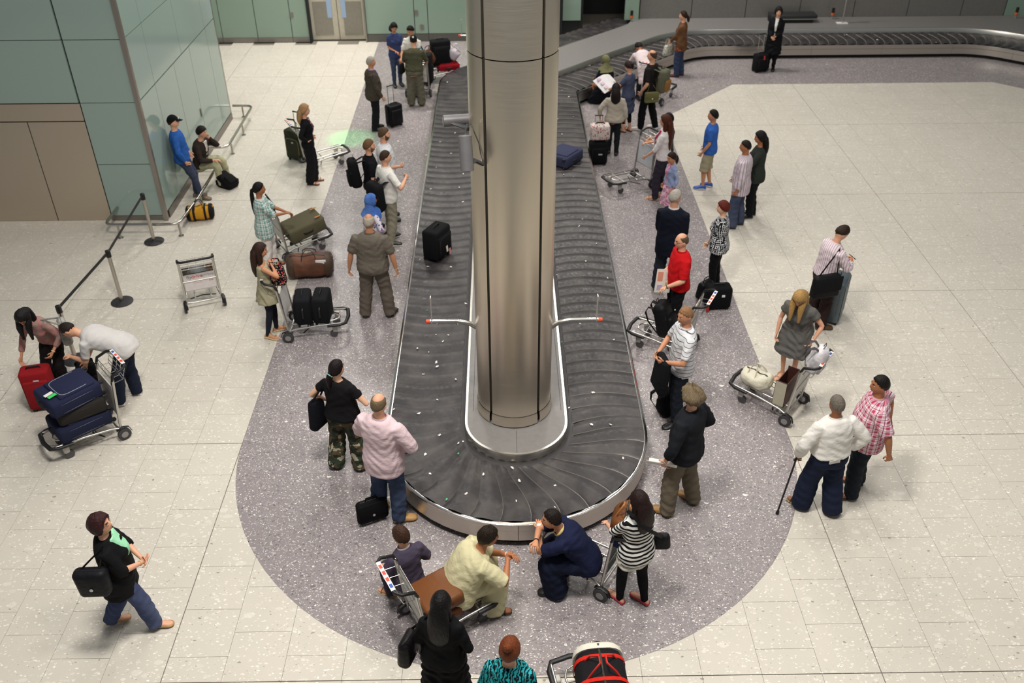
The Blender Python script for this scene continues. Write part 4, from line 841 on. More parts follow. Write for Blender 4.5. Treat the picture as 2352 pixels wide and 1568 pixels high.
# ------------------------------------------------------------------ who stands where
c_ = cloth
BLKC = c_('141416', fold=.6); DEN = c_('2f3a55', 'fade', '3e4c6c', sc=1.2)
p1 = person('person in black cap and bright blue jacket leaning on the glass block', (-6.12, 10.9), 78, 1.76, lean=-3, pel=(0, -.13, .895), feet=((-.09, -.03, 5), (.06, .07, 18)), arms=((-.25, -.02, .86, (-1, -.25, 0)), (.23, -.05, .86, (1, -.25, 0))), head=(12, 0, 0), hair=('cap', '2a1c14', '121215', 'f'), top=dict(c=c_('2a59a2'), sl=1.9, hem=-.10, fit=.022, n='jacket'), bot=dict(c=c_('3c4357')), shoe=('6b5d48', 0))
p2 = person('person in dark brown blazer and khaki trousers sitting on the bumper rail', (-6.15, 11.62), 100, 1.75, lean=6, hunch=12, pel=(0, -.03, .42), feet=((-.15, .42, 12), (.13, .38, 8)), arms=((-.03, .22, .98, (-.6, .3, -1)), (.16, .36, .58)), head=(5, 8, 0), hair=('crop', '1c1411'), top=dict(c=c_('332a26'), sl=1.9, hem=-.06, fit=.024, n='blazer', under=c_('d8d4cc')), bot=dict(c=c_('b0ad8c')), shoe=('151212', 0))
backpack('small black backpack lying on the floor beside the seated person in blazer', (-5.654, 11.420)+(.15,), (-60, 0, 60), (.30, .18, .42), BLKC)
duffel('yellow and black duffel bag lying by the bumper rail', (-5.826, 10.019)+(.15,), (0, 0, 12), .50, .15, c_('c08a28'), c_('1a1a1c'), c_('1c1c1e'), '161616')
p3 = person('person with long blonde hair in all black with one hand on the hip', (-3.971, 11.559), 82, 1.66, 'f', .95, feet=((-.08, .03, 8), (.08, -.06, 12)), arms=((-.2, .1, .98, (-1, -.5, 0)), (.17, .02, 1.0, (1, -.8, 0))), head=(4, 4, 0), hair=('long', 'a8845c', .26), top=dict(c=BLKC, sl=1.9, hem=-.1, n='jacket', under=c_('5a3a4a', 'floral', 'c8a0a8', '2a2024')), bot=dict(c=c_('17171a'), loose=.045), shoe=('3a2620', 1))
suitcase('dark olive upright suitcase beside the blonde person in black', (-4.459, 12.733)+(.36,), (0, 0, -30), (.46, .28, .64), c_('34362a', fold=.1), tele=.34, trim=plain('a89a70', .5), logo=(.02, .08, .05, .03, 'a8a8a0'))
trolley('empty luggage trolley standing behind the blonde person in black', (-4.198, 12.282), along((-4.198, 12.282), (-3.506, 12.665)))
p4 = person('heavy grey haired person in brown tweed jacket with a cabin case', (-3.023, 14.343), 72, 1.68, 'm', 1.28, feet=((-.1, .05, 10), (.1, -.03, 12)), arms=((-.3, .05, .84), (.28, .18, .86)), head=(6, 2, 0), hair=('short', 'a39c92'), top=dict(c=c_('4d463d', 'tweed', '37312b'), sl=2, hem=-.17, fit=.024, n='jacket', under=c_('b59fd0'), collar=c_('b59fd0')), bot=dict(c=c_('17171b'), loose=.02), shoe=('121212', 0), skin=1)
suitcase('black domed cabin case pulled by the person in tweed', (-2.601, 14.593)+(.27,), (0, 0, 40), (.36, .24, .48), c_('121215', fold=.1, rough=.5), tele=.40, pocket=True)
p5 = person('person in dark blue blouse and jeans looking down by the far wall', (-2.779, 17.276), 160, 1.60, 'f', feet=((-.09, 0, 8), (.09, .05, 8)), arms=((-.1, .3, .98), (.04, .26, 1.02)), head=(0, 28, 0), hair=('long', '16110f', .16), top=dict(c=c_('3a456e'), sl=.85, hem=-.14), bot=dict(c=c_('3f4a62')), skin=1)
p6 = person('person in white short sleeved shirt behind the loaded far trolley', (-2.260, 16.590), 205, 1.72, feet=((-.1, 0, 8), (.1, 0, 8)), arms=((-.12, .34, 1.0), (.14, .34, 1.0)), head=(5, 28, 0), hair=('short', '14100e'), top=dict(c=c_('dcd8d0'), sl=.95, hem=-.12, collar=c_('dcd8d0')), bot=dict(c=c_('47433c')), skin=1)
p7 = person('person in olive top and black cap with a badge, back turned', (-2.190, 15.826), 4, 1.66, 'm', 1.22, lean=10, hunch=8, feet=((-.13, 0, 8), (.13, .02, 8)), arms=((-.2, .38, 1.0), (.24, .38, 1.0)), head=(-5, 22, 0), hair=('cap', '191513', '131418', 'b'), top=dict(c=c_('4a4a38'), sl=1, hem=-.02, fit=.02), bot=dict(c=c_('5b584b', 'fade', '6b6758'), loose=.05), shoe=('3a362e', 0), extra=(('belt', 'a8a488'),))
worn('small black shoulder bag worn by the olive dressed person in cap', p7, 1, (-.28, -.06, .92), 70, (.22, .09, .24), BLKC, hw=.008)
tr6 = trolley('loaded luggage trolley with brown holdall by the far wall', (-2.111, 17.517), 72); hd6 = 72
duffel('brown leather holdall on the far loaded trolley', tr6((0, .16, .62)), (0, 0, 30), .42, .2, c_('6a4028', rough=.5), None, None, '5a3018')
suitcase('black case standing at the back of the far loaded trolley', tr6((.02, .45, .72)), (0, 0, -hd6+90), (.5, .26, .62), BLKC)
duffel('crumpled white plastic carrier bag on the far loaded trolley', tr6((.0, .74, .68)), (0, 40, 0), .42, .17, c_('cfc8cc', 'fade', 'b8aeb8', rough=.4), None, None, 'c8c2c8', 'plastic_bag')
suitcase('red soft case lying at the tip of the far loaded trolley', tr6((0, .62, .36)), (-90, 0, -hd6), (.44, .16, .56), c_('8e1420', fold=.2))
tr7 = trolley('luggage trolley pushed by the person in olive and black cap', (-2.181, 16.448), 5)
suitcase('black case on the trolley in front of the person in olive', tr7((.08, .3, .62)), (0, 0, -10), (.5, .28, .72), c_('1b1c1e', fold=.1))
handbag('teal bag hanging on the trolley handle of the person in olive', tr7((.14, -.1, 1.02)), (0, 0, -5), (.27, .12, .26), c_('2f7480', rough=.6), [(-.07, 0, .12), (-.05, 0, .2), (.05, 0, .2), (.07, 0, .12)])
p8 = person('person in black polo shirt wearing a black backpack', (-2.489, 9.466), 74, 1.80, feet=((-.11, 0, 8), (.11, 0, 8)), arms=((-.25, .1, .86), (.24, .16, .88)), head=(6, 2, 0), hair=('short', '6b4e34'), beard='7a5a40', top=dict(c=c_('131318'), sl=.8, hem=-.1, collar=c_('131318')), bot=dict(c=c_('22262f')))
backpack('black backpack with small white emblem on the person in black polo', p8.W((0, -.27, 1.20)), (6, 0, -74), (.32, .2, .52), c_('121214', fold=.3), logo=((-.015, .02, .008, .045), (.015, .02, .008, .045), (0, .02, .03, .008)), worn=.10)
p9 = person('bearded person in white polo shirt behind the black backpack', (-2.274, 9.944), 80, 1.82, 'm', 1.15, arms=('down', 'front'), head=(8, 2, 0), hair=('short', '54402f'), beard='5a4636', top=dict(c=c_('d6d8da'), sl=.9, hem=-.14, collar=c_('d6d8da'), fit=.02), bot=dict(c=c_('55524c')))
p10 = person('person in white shirt carrying a big black bag on one shoulder', (-2.148, 9.039), 58, 1.78, 'm', 1.1, feet=((-.13, .05, 6), (.13, -.08, 20)), arms=((-.25, .05, .85), (.22, .26, 1.24, (.9, -.3, -.7), 60)), head=(14, 2, 0), hair=('buzz', '3a2a20'), top=dict(c=c_('e2dfd8'), sl=.85, hem=-.1, collar=c_('e2dfd8')), bot=dict(c=c_('8b8675'), loose=.02), shoe=('23221f', 2), skin=0)
backpack('large black bag slung on the shoulder of the person in white', p10.W((.10, -.27, 1.02)), (8, 8, -40), (.36, .22, .56), c_('17181a', fold=.3), worn=.10)
p11 = person('person in bright blue headscarf and floral tunic', (-2.292, 7.833), 55, 1.53, 'f', 1.1, feet=((-.1, 0, 8), (.1, 0, 8)), arms=((-.24, .1, .85), (.22, .14, 1.02, (1, -.4, 0))), head=(10, 4, 0), skin=2, hair=('hijab', '3f64ad', 'fade', '5f84c4'), top=dict(c=c_('cfc8d4', 'floral', '4a4f9a', 'a86a90', sc=.8), sl=1.6, hem=-.25, fit=.03, flare=.03, flat=1), bot=dict(c=c_('8a8c78'), loose=.03))
p12 = person('bald heavy person in matching brown grey shirt and trousers, back turned', (-2.139, 6.598), 4, 1.80, 'm', 1.26, feet=((-.19, 0, 6), (.19, .03, 22)), arms=((-.36, .02, .84, (-1, -.5, 0)), (.36, .02, .80, (1, -.5, 0))), head=(0, 6, 0), hair=('ring', 'b0a698'), skin=1, top=dict(c=c_('6c655b', fold=.8), sl=.9, hem=-.11, fit=.024, slf=.026, collar=c_('6c655b')), bot=dict(c=c_('6a6158'), loose=.035), shoe=('3a322c', 0), extra=(('watch', 1, 'c8b890'),))
p13 = person('person with long black ponytail in green checked shirt at a trolley', (-4.146, 8.152), 74, 1.62, 'f', 1.05, feet=((-.09, .08, 5), (.09, -.08, 20)), arms=((-.06, .45, 1.06), (.06, .44, 1.1)), head=(2, 4, 0), skin=2, hair=('pony', '120f0f', .48), top=dict(c=c_('d9dedb', 'plaid', '5f988e', '2f5f58'), sl=1.1, hem=-.22, fit=.024, flare=.03, slf=.026), bot=dict(c=c_('e0d9d4'), loose=.02), shoe=('3a2c26', 1))
h13 = along((-3.949, 8.417), (-3.303, 8.807)); t13 = trolley('luggage trolley loaded with a large olive case', (-4.023, 8.603), h13)
suitcase('large olive green suitcase with orange ties lying on the trolley', t13((0, .44, .46)), (-78, 0, -h13), (.52, .25, .68), c_('5a5642', fold=.15), trim=plain('3a3628', .5), pocket=False, tag=((.2, .3, 'b8742a'), (-.1, .34, 'b8742a')))
duffel('shiny black handbag in the basket of the green shirted persons trolley', t13((0, -.15, .98)), (0, 0, -h13), .36, .13, c_('17171a', rough=.35), None, None, '121214', 'handbag')
duffel('brown leather duffel bag with a white tag on the dark floor', (-3.402, 7.902)+(.21,), (0, 0, 6), .76, .21, c_('6b4636', 'fade', '54392c', rough=.5), c_('4a3c32', rough=.5), None, '3a2418', tag=((.2, -.17, .13), (.17, .01, .07)))
p14 = person('person in khaki sleeveless tunic and leggings with long brown hair', (-3.725, 6.130), 72, 1.60, 'f', .90, feet=((-.09, .10, 8), (.09, -.06, 35)), arms=((.07, .19, 1.16, (-1, .2, -.5)), (.05, .19, 1.36, (1, .4, -1), 70)), head=(8, 8, 0), hair=('long', '33201a', .42), skin=1, top=dict(c=c_('a09a80'), sl=0, hem=.08, neck=.44, fit=.012), skirt=dict(c=c_('a09a80'), hem=.70, fl=.10), bot=dict(c=c_('20232d'), fit=.006), shoe=('d2bd8e', 1), extra=(('glasses', .07),))
def side_rear(pt, hd, side): return (pt[0]-side*math.cos(R(hd))*.305, pt[1]+side*math.sin(R(hd))*.305)
h14 = along((-3.414, 5.901), (-2.775, 5.958))+3; t14 = trolley('luggage trolley with two black cases and a bright floral bag', side_rear((-3.414, 5.901), h14, 1), h14)
suitcase('black suitcase nearer the handle on the trolley with the floral bag', t14((0, .24, .45)), (0, 0, -h14+4), (.42, .25, .44), c_('15161a', fold=.1), wheels=2); suitcase('black suitcase nearer the front bumper, blue tag, on the floral bag trolley', t14((0, .52, .46)), (0, 0, -h14-3), (.42, .25, .44), c_('16171a', fold=.1), tag=((.15, -.18, '2a4ab0'),))
handbag('black bag with bright multicoloured flowers in a trolley basket', t14((0, -.09, 1.02)), (0, 0, -h14+90), (.30, .2, .32), c_('141418', 'floral', 'c8324a', 'd8c8a0', sc=1.1, fold=.2), [(-.08, 0, .13), (-.05, 0, .24), (.05, 0, .24), (.08, 0, .13)], straps=2)
h1 = along((-5.180, 6.799), (-4.679, 6.995))-90; wa = (-5.180, 6.799); wb_ = (-4.679, 6.995)
trolley('empty luggage trolley with a white advert board standing alone', ((wa[0]+wb_[0])/2, (wa[1]+wb_[1])/2), h1, dict(c='dfd8d8', photo=1, t=[('fly', -.150, .025, .085, '8a8690'), ('drive', -.030, .025, .085, 'd0402e'), ('arrive', .130, .025, .085, '9a96a0'), ('the quickest way to go', -.02, -.045, .022, 'b8a8ac'), ('AVIS', .17, -.085, .035, 'd0402e'), ('for great rates', -.03, -.09, .022, 'd89a94')]), False)
p15 = person('person in pink patterned jumper bending over a red suitcase', (-6.417, 4.826), 192, 1.64, 'f', 1.0, lean=22, hunch=16, pel=(0, -.10, .89), feet=((-.1, 0, 8), (.1, 0, 8)), arms=((-.24, .22, .86), (.24, .32, .74)), head=(-12, 48, 0), hair=('long', '141012', .34), skin=1, top=dict(c=c_('a8706e', 'fade', '8f8478', sc=3), sl=1.7, hem=-.05, fit=.02, n='jumper'), bot=dict(c=c_('1a1616'), loose=.02), extra=(('bracelet', 0, 'c8b890'),))
worn('crumpled grey shoulder bag worn by the person in pink jumper', p15, 0, (-.32, -.02, 1.02), -60, (.34, .14, .34), c_('a8a8a2', 'fade', '6f6f6c', sc=2, rough=.4))
suitcase('red upright suitcase held by the bending person in pink jumper', (-6.495, 4.434)+(.34,), (0, 0, 14), (.38, .25, .62), c_('8c1a20', fold=.1), trim=plain('5a0f14', .5), logo=(.03, .2, .07, .02, 'c8c0c0'), tag=((.08, -.02, 'c8a8a8'),))
p16 = person('person in light grey T-shirt bending far over beside a loaded trolley', (-5.376, 4.548), 267, 1.78, 'm', 1.0, lean=58, hunch=22, pel=(0, -.12, .915), feet=((-.13, .10, 4), (.13, -.06, 4)), arms=((-.06, .56, .80, (-.5, -1, .2)), (.10, .50, .52)), head=(5, 62, 0), hair=('buzz', '241a16'), top=dict(c=c_('cac7c5'), sl=.8, hem=-.13, fit=.028, n='shirt'), bot=dict(c=c_('1d2435'), loose=.035), shoe=('cfcbc6', 2))
h4 = along((-5.161, 3.712), (-5.622, 3.312)); t4 = trolley('luggage trolley piled with three big suitcases at the left', side_rear((-5.161, 3.712), h4, -1), h4)
suitcase('large navy suitcase at the bottom of the pile of three', t4((0, .40, .38)), (-90, 0, -h4+2), (.50, .22, .68), c_('20243a', fold=.1), trim=plain('8d90a0', .5), tag=((.2, .22, 'd8d4cc'),))
suitcase('dark grey studded suitcase in the middle of the pile of three', t4((0, .36, .60)), (-90, 0, -h4-4), (.47, .21, .60), c_('2b2826', fold=.1), trim=plain('55504c', .5))
suitcase('navy suitcase with white piping on top of the pile of three', t4((0, .42, .82)), (-90, -4, -h4+8), (.50, .23, .66), c_('22263f', fold=.1), trim=plain('a8aab4', .5), tag=((-.1, .28, '38c060'), (-.05, .30, 'dcd8d0')))
backpack('black bag on the floor below the bending persons hand', (-6.015, 4.838)+(.22,), (0, 0, 30), (.30, .2, .42), BLKC)
p17 = person('person in black top and camouflage trousers with a green hair tie', (-2.143, 3.102), 22, 1.68, 'f', 1.18, feet=((-.15, -.03, 6), (.16, .06, 30)), arms=((-.23, .10, 1.00, (-1, -.7, .1)), (.20, .22, 1.04, (1, -.4, -.3))), head=(20, -4, 0), skin=4, hair=('pony', '191013', .24, '77b39d'), top=dict(c=c_('151416'), sl=.55, hem=-.04, fit=.026), bot=dict(c=c_('3a4436', 'camo', '5c4f3c', '2a2e26'), loose=.06), shoe=('221d1a', 0))
worn('black jacket and bag hanging at the hip of the camouflage trousered person', p17, 0, (-.31, -.04, .84), 60, (.28, .14, .44), c_('14151c'), name='jacket_bundle')
p18 = person('tall balding person in pale pink shirt and jeans, back turned', (-1.524, 2.238), 24, 1.86, 'm', 1.12, feet=((-.13, -.02, 4), (.13, -.02, 55)), arms=((-.16, .2, .98, (-1, -.2, -.4)), (.18, .18, .98, (1, -.5, 0))), head=(-2, 4, 0), hair=('ring', '6b5c44'), top=dict(c=c_('d8c0c5', fold=.7), sl=1.95, hem=-.19, fit=.030, flare=.02, slf=.03, collar=c_('d8c0c5')), bot=dict(c=c_('44506a', 'fade', '333e56'), loose=.03), shoe=('b58d58', 0))
handbag('black briefcase standing on the floor by the jeans of the pink shirted person', (-1.719, 2.171)+(.19,), (0, 0, 25), (.38, .12, .32), c_('111113', fold=.1), [(-.07, 0, .15), (-.06, 0, .2), (.06, 0, .2), (.07, 0, .15)], name='briefcase', taper=.02, flap=c_('131315', fold=.1), clasp='b8b8b8')
p19 = person('person in black cardigan over mint top walking alone at the left', (-4.086, 0.703), 74, 1.66, 'f', 1.2, feet=((-.09, -.22, 5, .03), (.09, .24, 8)), arms=((.0, .30, 1.0, (-1, -.3, -.4)), (.05, .30, .98, (1, -.6, -.5))), head=(16, -8, 0), hair=('bob', '35191a'), top=dict(c=c_('131315'), sl=1.25, hem=-.24, fit=.024, flare=.03, slf=.024, n='cardigan', under=c_('9fdfb6'), uw=.075, ulo=.02), bot=dict(c=c_('3c4564', 'fade', '4f5876'), loose=.03), shoe=('a57e4e', 3), extra=(('bracelet', 1, 'c8b480'), ('glasses',)))
worn('large black shoulder bag of the person in black cardigan', p19, 1, (.27, -.13, 1.03), 2, (.30, .14, .34), c_('151519', rough=.5), clasp='c8c8c8', taper=-.1)

h7 = 62; t7 = trolley('luggage trolley with brown leather case that two travellers sit on', (-1.076, 0.543), h7)
suitcase('brown leather case lying against the trolley handle', t7((0, .25, .50)), (-82, 0, -h7), (.44, .17, .44), c_('6f4528', rough=.36, fold=.2), trim=plain('4a2814', .4), handle='3a2012', pocket=False)
suitcase('brown leather case underneath on the seated travellers trolley', t7((0, .25, .33)), (-90, 0, -h7), (.42, .16, .42), c_('5e3519', rough=.4, fold=.2), handle='3a2012', pocket=False)
p20 = person('child in dark purple T-shirt sitting with back turned on the trolley side', (-1.160, 0.928), -35, 1.48, 'm', .95, lean=6, hunch=8, pel=(0, 0, .47), feet=((-.14, .30, 30), (.13, .28, 8)), arms=((-.2, .3, .56), (.2, .26, .58)), head=(-15, 10, 0), hs=1.06, hair=('short', '3b261b'), top=dict(c=c_('463f50'), sl=.85, hem=-.06, fit=.022, slf=.03, collar=c_('c8c4c8')), bot=dict(c=c_('3c3745'), loose=.03), shoe=('b3956a', 1))
p21 = person('person in cream tunic sitting hunched on a trolley, hands clasped', (-0.667, 0.816), 66, 1.78, 'm', 1.1, lean=22, hunch=22, pel=(0, 0, .40), feet=((-.17, .40, 12), (.15, .34, 25)), arms=((.06, .56, .68, (-.8, 0, -1)), (.11, .53, .66, (1, -.2, -.6))), head=(12, 6, 0), hair=('crop', '21170f'), skin=2, top=dict(c=c_('cbc49e', fold=.7), sl=.95, hem=-.10, fit=.045, flare=.03, slf=.04), bot=dict(c=c_('c9c29c'), loose=.07, fit=.02), shoe=('241f1c', 1), extra=(('watch', 0, 'c8c8c8'),))
p22 = person('person with long black hair in a long black dress at the front edge', (-0.731, -0.333), 12, 1.62, 'f', 1.12, arms=((-.2, .16, .9), (.2, .16, .95)), head=(0, 12, 0), hair=('long', '0f0c0d', .44), skin=2, top=dict(c=c_('101012'), sl=1.8, hem=-.1, fit=.03, n='coat'), skirt=dict(c=c_('101012'), hem=.12, fl=.10), bot=dict(c=BLKC))
worn('black shoulder bag of the long haired person in black dress', p22, 0, (-.32, -.02, .90), 70, (.32, .14, .3), c_('161416', rough=.4), clasp='a8a8a8')
p23 = person('person with auburn hair in teal and black swirl top at the front edge', (-0.132, -0.818), 14, 1.63, 'f', 1.25, arms=('down', 'down'), head=(4, 10, 0), hair=('bun', '6b3417', (0, -.08, .10)), top=dict(c=c_('10181c', 'swirl', '2aa0a8', sc=1.2, fold=.2), sl=1.2, hem=-.15, fit=.024), bot=dict(c=BLKC))
p24 = person('person in navy T-shirt crouching with folded arms and a bandaged wrist', (0.664, 1.171), -84, 1.76, 'm', 1.0, lean=24, hunch=24, pel=(0, -.06, .42), feet=((-.14, .26, 8), (.12, .24, 8)), arms=((.08, .46, .74, (-1, .1, -.5)), (-.16, .48, .80, (1, .2, -.3))), head=(-8, 2, 0), skin=1, hair=('short', '1d1512'), top=dict(c=c_('1a1f3a'), sl=.85, hem=-.08, fit=.03, slf=.026, collar=c_('cdbf7a')), bot=dict(c=c_('161c30'), loose=.08, fit=.022), extra=(('bandage', 0, 'e8e2da'), ('bracelet', 1, '17171a')))
p25 = person('person in black and white striped top with long dark hair', (1.204, 0.947), -28, 1.60, 'f', 1.1, feet=((-.13, .06, 12), (.11, -.10, -18)), arms=((-.16, .38, 1.02), (.12, .36, 1.0)), head=(-6, 10, 0), hair=('long', '221310', .34), top=dict(c=c_('e6e4de', 'stripe_h', '131316', sc=.95, fold=.2), sl=1.2, hem=-.16, fit=.022, flare=.02), skirt=dict(c=c_('d6d3c6'), hem=.70, fl=.03, s=-.05), bot=dict(c=c_('131316'), fit=.007), shoe=('bf3448', 3))
q = p25.W((.27, -.06, .84)); u_ = [p25.W(x) for x in ((.24, -.10, .95), (.10, -.165, 1.12), (-.06, -.155, 1.28), (-.13, -.06, 1.39), (-.10, .08, 1.33))]
handbag('small black crossbody bag of the person in striped top', q, (0, 0, 0), (.20, .12, .20), c_('17171a', rough=.5), [(a[0]-q[0], a[1]-q[1], a[2]-q[2]) for a in u_], hw=.02)
wl8 = (0.865, 0.946); h8 = -57; t8 = trolley('luggage trolley with a dark green advert board by the striped top', side_rear(wl8, h8, -1), h8, dict(c='123c26', t=[('JUST A', .08, .10, .05, 'cfd8d0'), ('FLIGHT', .09, .05, .05, 'cfd8d0'), ('AND GO', .03, -.005, .055, 'dfe6e0'), ('TO', .08, -.06, .05, 'cfd8d0'), ('EUROPE', .01, -.12, .06, 'e6ece6')]))
duffel('shiny tan leather handbag in the basket of the green board trolley', t8((-.03, -.10, 1.03)), (0, 0, -h8+16), .40, .15, c_('6b4226', 'fade', '523018', rough=.35), None, None, 'a06a3a', 'handbag')
handbag('navy bag with white polka dots under the tan leather handbag', t8((-.08, -.12, .93)), (0, 0, -h8), (.36, .2, .24), c_('2a3054', 'dots', 'e8e8ee', sc=.8, fold=.2), None)
p26 = person('person with curly grey brown hair in black shirt and khaki trousers', (1.995, 2.291), -52, 1.85, 'm', 1.18, feet=((-.18, .12, 12), (.17, -.02, 8)), arms=((-.30, .16, .86, (-1, -.6, 0)), (.22, .18, 1.0)), head=(8, 4, 0), hair=('curly', '75654e'), top=dict(c=c_('1d1f24'), sl=1.6, hem=-.12, fit=.026, slf=.022, collar=c_('1d1f24')), bot=dict(c=c_('6f6656'), loose=.035), shoe=('9c7542', 0), extra=(('watch', 0, 'c8c8c8'),))
sheet('newspaper', 'rolled newspaper in the hand of the curly haired person', 'newspaper', p26.hand(0), (80, 20, 60), .10, .34, 'e4e0d8', ((0, .08, .06, .05, 'c8907a'),), .10)
p27 = person('person with shaved head in white lined polo holding a black jacket', (2.183, 3.952), -98, 1.86, 'm', 1.0, feet=((-.11, .05, 12), (.11, -.02, 8)), arms=((-.12, .30, 1.04, (-1, -.4, -.4)), (.12, .30, 1.02, (1, -.4, -.4))), head=(-14, 10, 0), hair=('buzz', '8e6a4c'), skin=1, top=dict(c=c_('dcdde0', 'wave', '50545c'), sl=.85, hem=-.13, fit=.02, collar=c_('dcdde0')), bot=dict(c=c_('1e232c'), loose=.02), shoe=('151517', 2))
handbag('black jacket draped over the forearms of the person in lined polo', p27.W((-.06, .32, .88)), (6, 4, 98), (.40, .14, .50), c_('121216'), None, name='draped_jacket', taper=.15)
backpack('black bag on the floor at the feet of the person in lined polo', (2.043, 4.121)+(.20,), (4, 0, 110), (.28, .2, .40), c_('111113'), logo=((.08, .17, .02, .03),))
p28 = person('person with glasses in red polo shirt holding a newspaper', (2.465, 6.042), -100, 1.75, 'm', 1.12, feet=((-.1, .0, 8), (.1, 0, 8)), arms=((-.20, .28, .98), (.13, .20, 1.06)), head=(-2, 6, 0), hair=('ring', '5c4a3a'), top=dict(c=c_('c2161c', fold=.6), sl=.9, hem=-.08, fit=.022, slf=.024, collar=c_('b81218')), bot=dict(c=c_('17171b')), extra=(('glasses',), ('watch', 0, '1a1a1c')))
q = p28.hand(1); sheet('newspaper', 'folded newspaper held by the person in red polo', 'newspaper', (q[0]+.04, q[1]-.05, q[2]-.10), (-12, 8, 10), .24, .36, 'e6e0d4', ((-.06, .07, .08, .14, 'd8907a'), (.07, -.06, .08, .08, 'c8b080'), (-.05, -.1, .08, .08, 'b8a8c8'), (.06, .08, .08, .12, 'd8d0c8')))
h10 = -62; q = (1.723, 5.925); q = (q[0]+.07, q[1]); t10 = trolley('luggage trolley with black backpack pointing at the carousel', (q[0]-.88*math.sin(R(h10)), q[1]-.88*math.cos(R(h10))), h10)
backpack('black backpack leaning on the trolley of the person in red polo', t10((.02, .40, .50)), (-16, 0, -h10), (.36, .24, .54), c_('131315', rough=.5), logo=((.06, .1, .02, .012),))
p29 = person('tall grey haired person in dark navy blazer, back turned', (2.514, 7.274), 22, 1.84, 'm', 1.08, feet=((-.14, .0, 8), (.15, -.05, 30)), arms=((-.15, .22, .92, (-.4, -1, -.2)), (.15, .2, .92, (.4, -1, -.2))), head=(42, 6, 0), hair=('short', 'b3aca3'), top=dict(c=c_('141825'), sl=1.95, hem=-.24, fit=.028, flare=.02, n='blazer', collar=c_('e0e0e2')), bot=dict(c=c_('2a2e38'), loose=.035), shoe=('171719', 0))
p30 = person('person with short red hair in black and white patterned top', (3.345, 7.367), -68, 1.58, 'f', 1.22, feet=((-.09, .02, 8), (.09, -.02, 8)), arms=((-.02, .22, .88, (-1, -.5, -.2)), (.03, .22, .86, (1, -.5, -.2))), head=(-10, 2, 0), skin=4, hair=('crop', '5a1e14'), top=dict(c=c_('15161a', 'hatch', 'd2d3d6'), sl=.6, hem=-.14, fit=.02), bot=dict(c=c_('121214')), shoe=('141414', 0), extra=(('watch', 0, 'd8d0c0'),))
suitcase('small black wheeled case with a white badge on the dark floor', (3.264, 6.768)+(.22,), (0, 0, 4), (.40, .24, .38), c_('0f0f11', fold=.1), pocket=False, logo=(.05, .06, .05, .04, 'e0e0e4'), tag=((-.19, -.10, 'b02020'),))
handbag('black leather bag between the small wheeled case and the trolley', (3.119, 7.047)+(.17,), (0, 0, 40), (.34, .18, .30), c_('141416', rough=.4), [(-.08, 0, .13), (-.05, 0, .22), (.05, 0, .22), (.08, 0, .13)])
p31 = person('person with very long brown hair, pink top and white scarf', (2.928, 10.669), -62, 1.72, 'f', 1.0, feet=((-.08, .08, 8), (.08, -.08, 8)), arms=((-.2, .30, .92), (.1, .38, 1.08)), head=(-8, 4, 0), hair=('long', '4c2516', .52), top=dict(c=c_('e0d8d8'), sl=1.2, hem=-.05, fit=.02, n='cardigan', under=c_('d6356a'), uw=.10, ulo=-.04), bot=dict(c=c_('37333f'), loose=.02), shoe=('c9a680', 1), extra=(('scarf', c_('e4dede', 'floral', 'd88aa0', 'c8c0c8', fold=.3)),))
p32 = person('dark haired person mostly hidden behind the person in pink top', (3.060, 11.106), -58, 1.58, 'm', .95, arms=((-.1, .4, 1.08), (.1, .4, 1.08)), head=(-5, 4, 0), hair=('short', '14110f'), top=dict(c=c_('3a3a34'), sl=.8, hem=-.1), bot=dict(c=c_('26282c')), skin=1)
h12 = -120; t12 = trolley('empty luggage trolley held by the person in pink top', side_rear((2.834, 11.159), h12, -1), h12, dict(c='cfd2d8', t=[]), False)
p33 = person('child in pale blue jacket and pink floral dress', (2.955, 9.901), -112, 1.30, 'f', .9, hs=1.08, feet=((-.07, 0, 8), (.07, 0, 8)), arms=((-.22, .08, .86), (.22, .08, .86)), head=(-6, 10, 0), skin=1, hair=('pony', '2a1a14', .2), top=dict(c=c_('8d9cc4', 'fade', 'a8b4d4', sc=2), sl=1.7, hem=-.06, fit=.018, n='jacket', flat=1, under=c_('d88aa8', 'floral', 'e8d8e0', 'b84a78')), skirt=dict(c=c_('dba8be', 'floral', 'b04878', 'e8dce4', fold=.3), hem=.40, fl=.10))
p34 = person('person in royal blue T-shirt and khaki shorts', (3.918, 11.135), -72, 1.63, 'm', 1.02, feet=((-.08, .07, 8), (.09, -.05, 8)), arms=((-.2, .16, .86), (.2, .14, .86)), head=(-6, 0, 0), skin=1, hair=('short', '12100f'), top=dict(c=c_('3565b6'), sl=.85, hem=-.12, fit=.024), bot=dict(c=c_('a79f86'), ln=1.18, loose=.05, n='shorts'), shoe=('2c57ad', 2))
p35 = person('person in pale striped shirt and jeans in front of the dark green top', (4.161, 9.501), -66, 1.70, 'm', 1.14, feet=((-.11, .05, 8), (.11, -.05, 8)), arms=((-.27, .05, .84), (.2, .16, .9)), head=(-10, 4, 0), skin=2, hair=('buzz', '17120f'), top=dict(c=c_('cdc2c9', 'stripe_v', 'a08b98'), sl=1.8, hem=-.22, fit=.028, slf=.026, collar=c_('cdc2c9')), bot=dict(c=c_('474f66', 'fade', '3a4258'), loose=.035), shoe=('2a2624', 0))
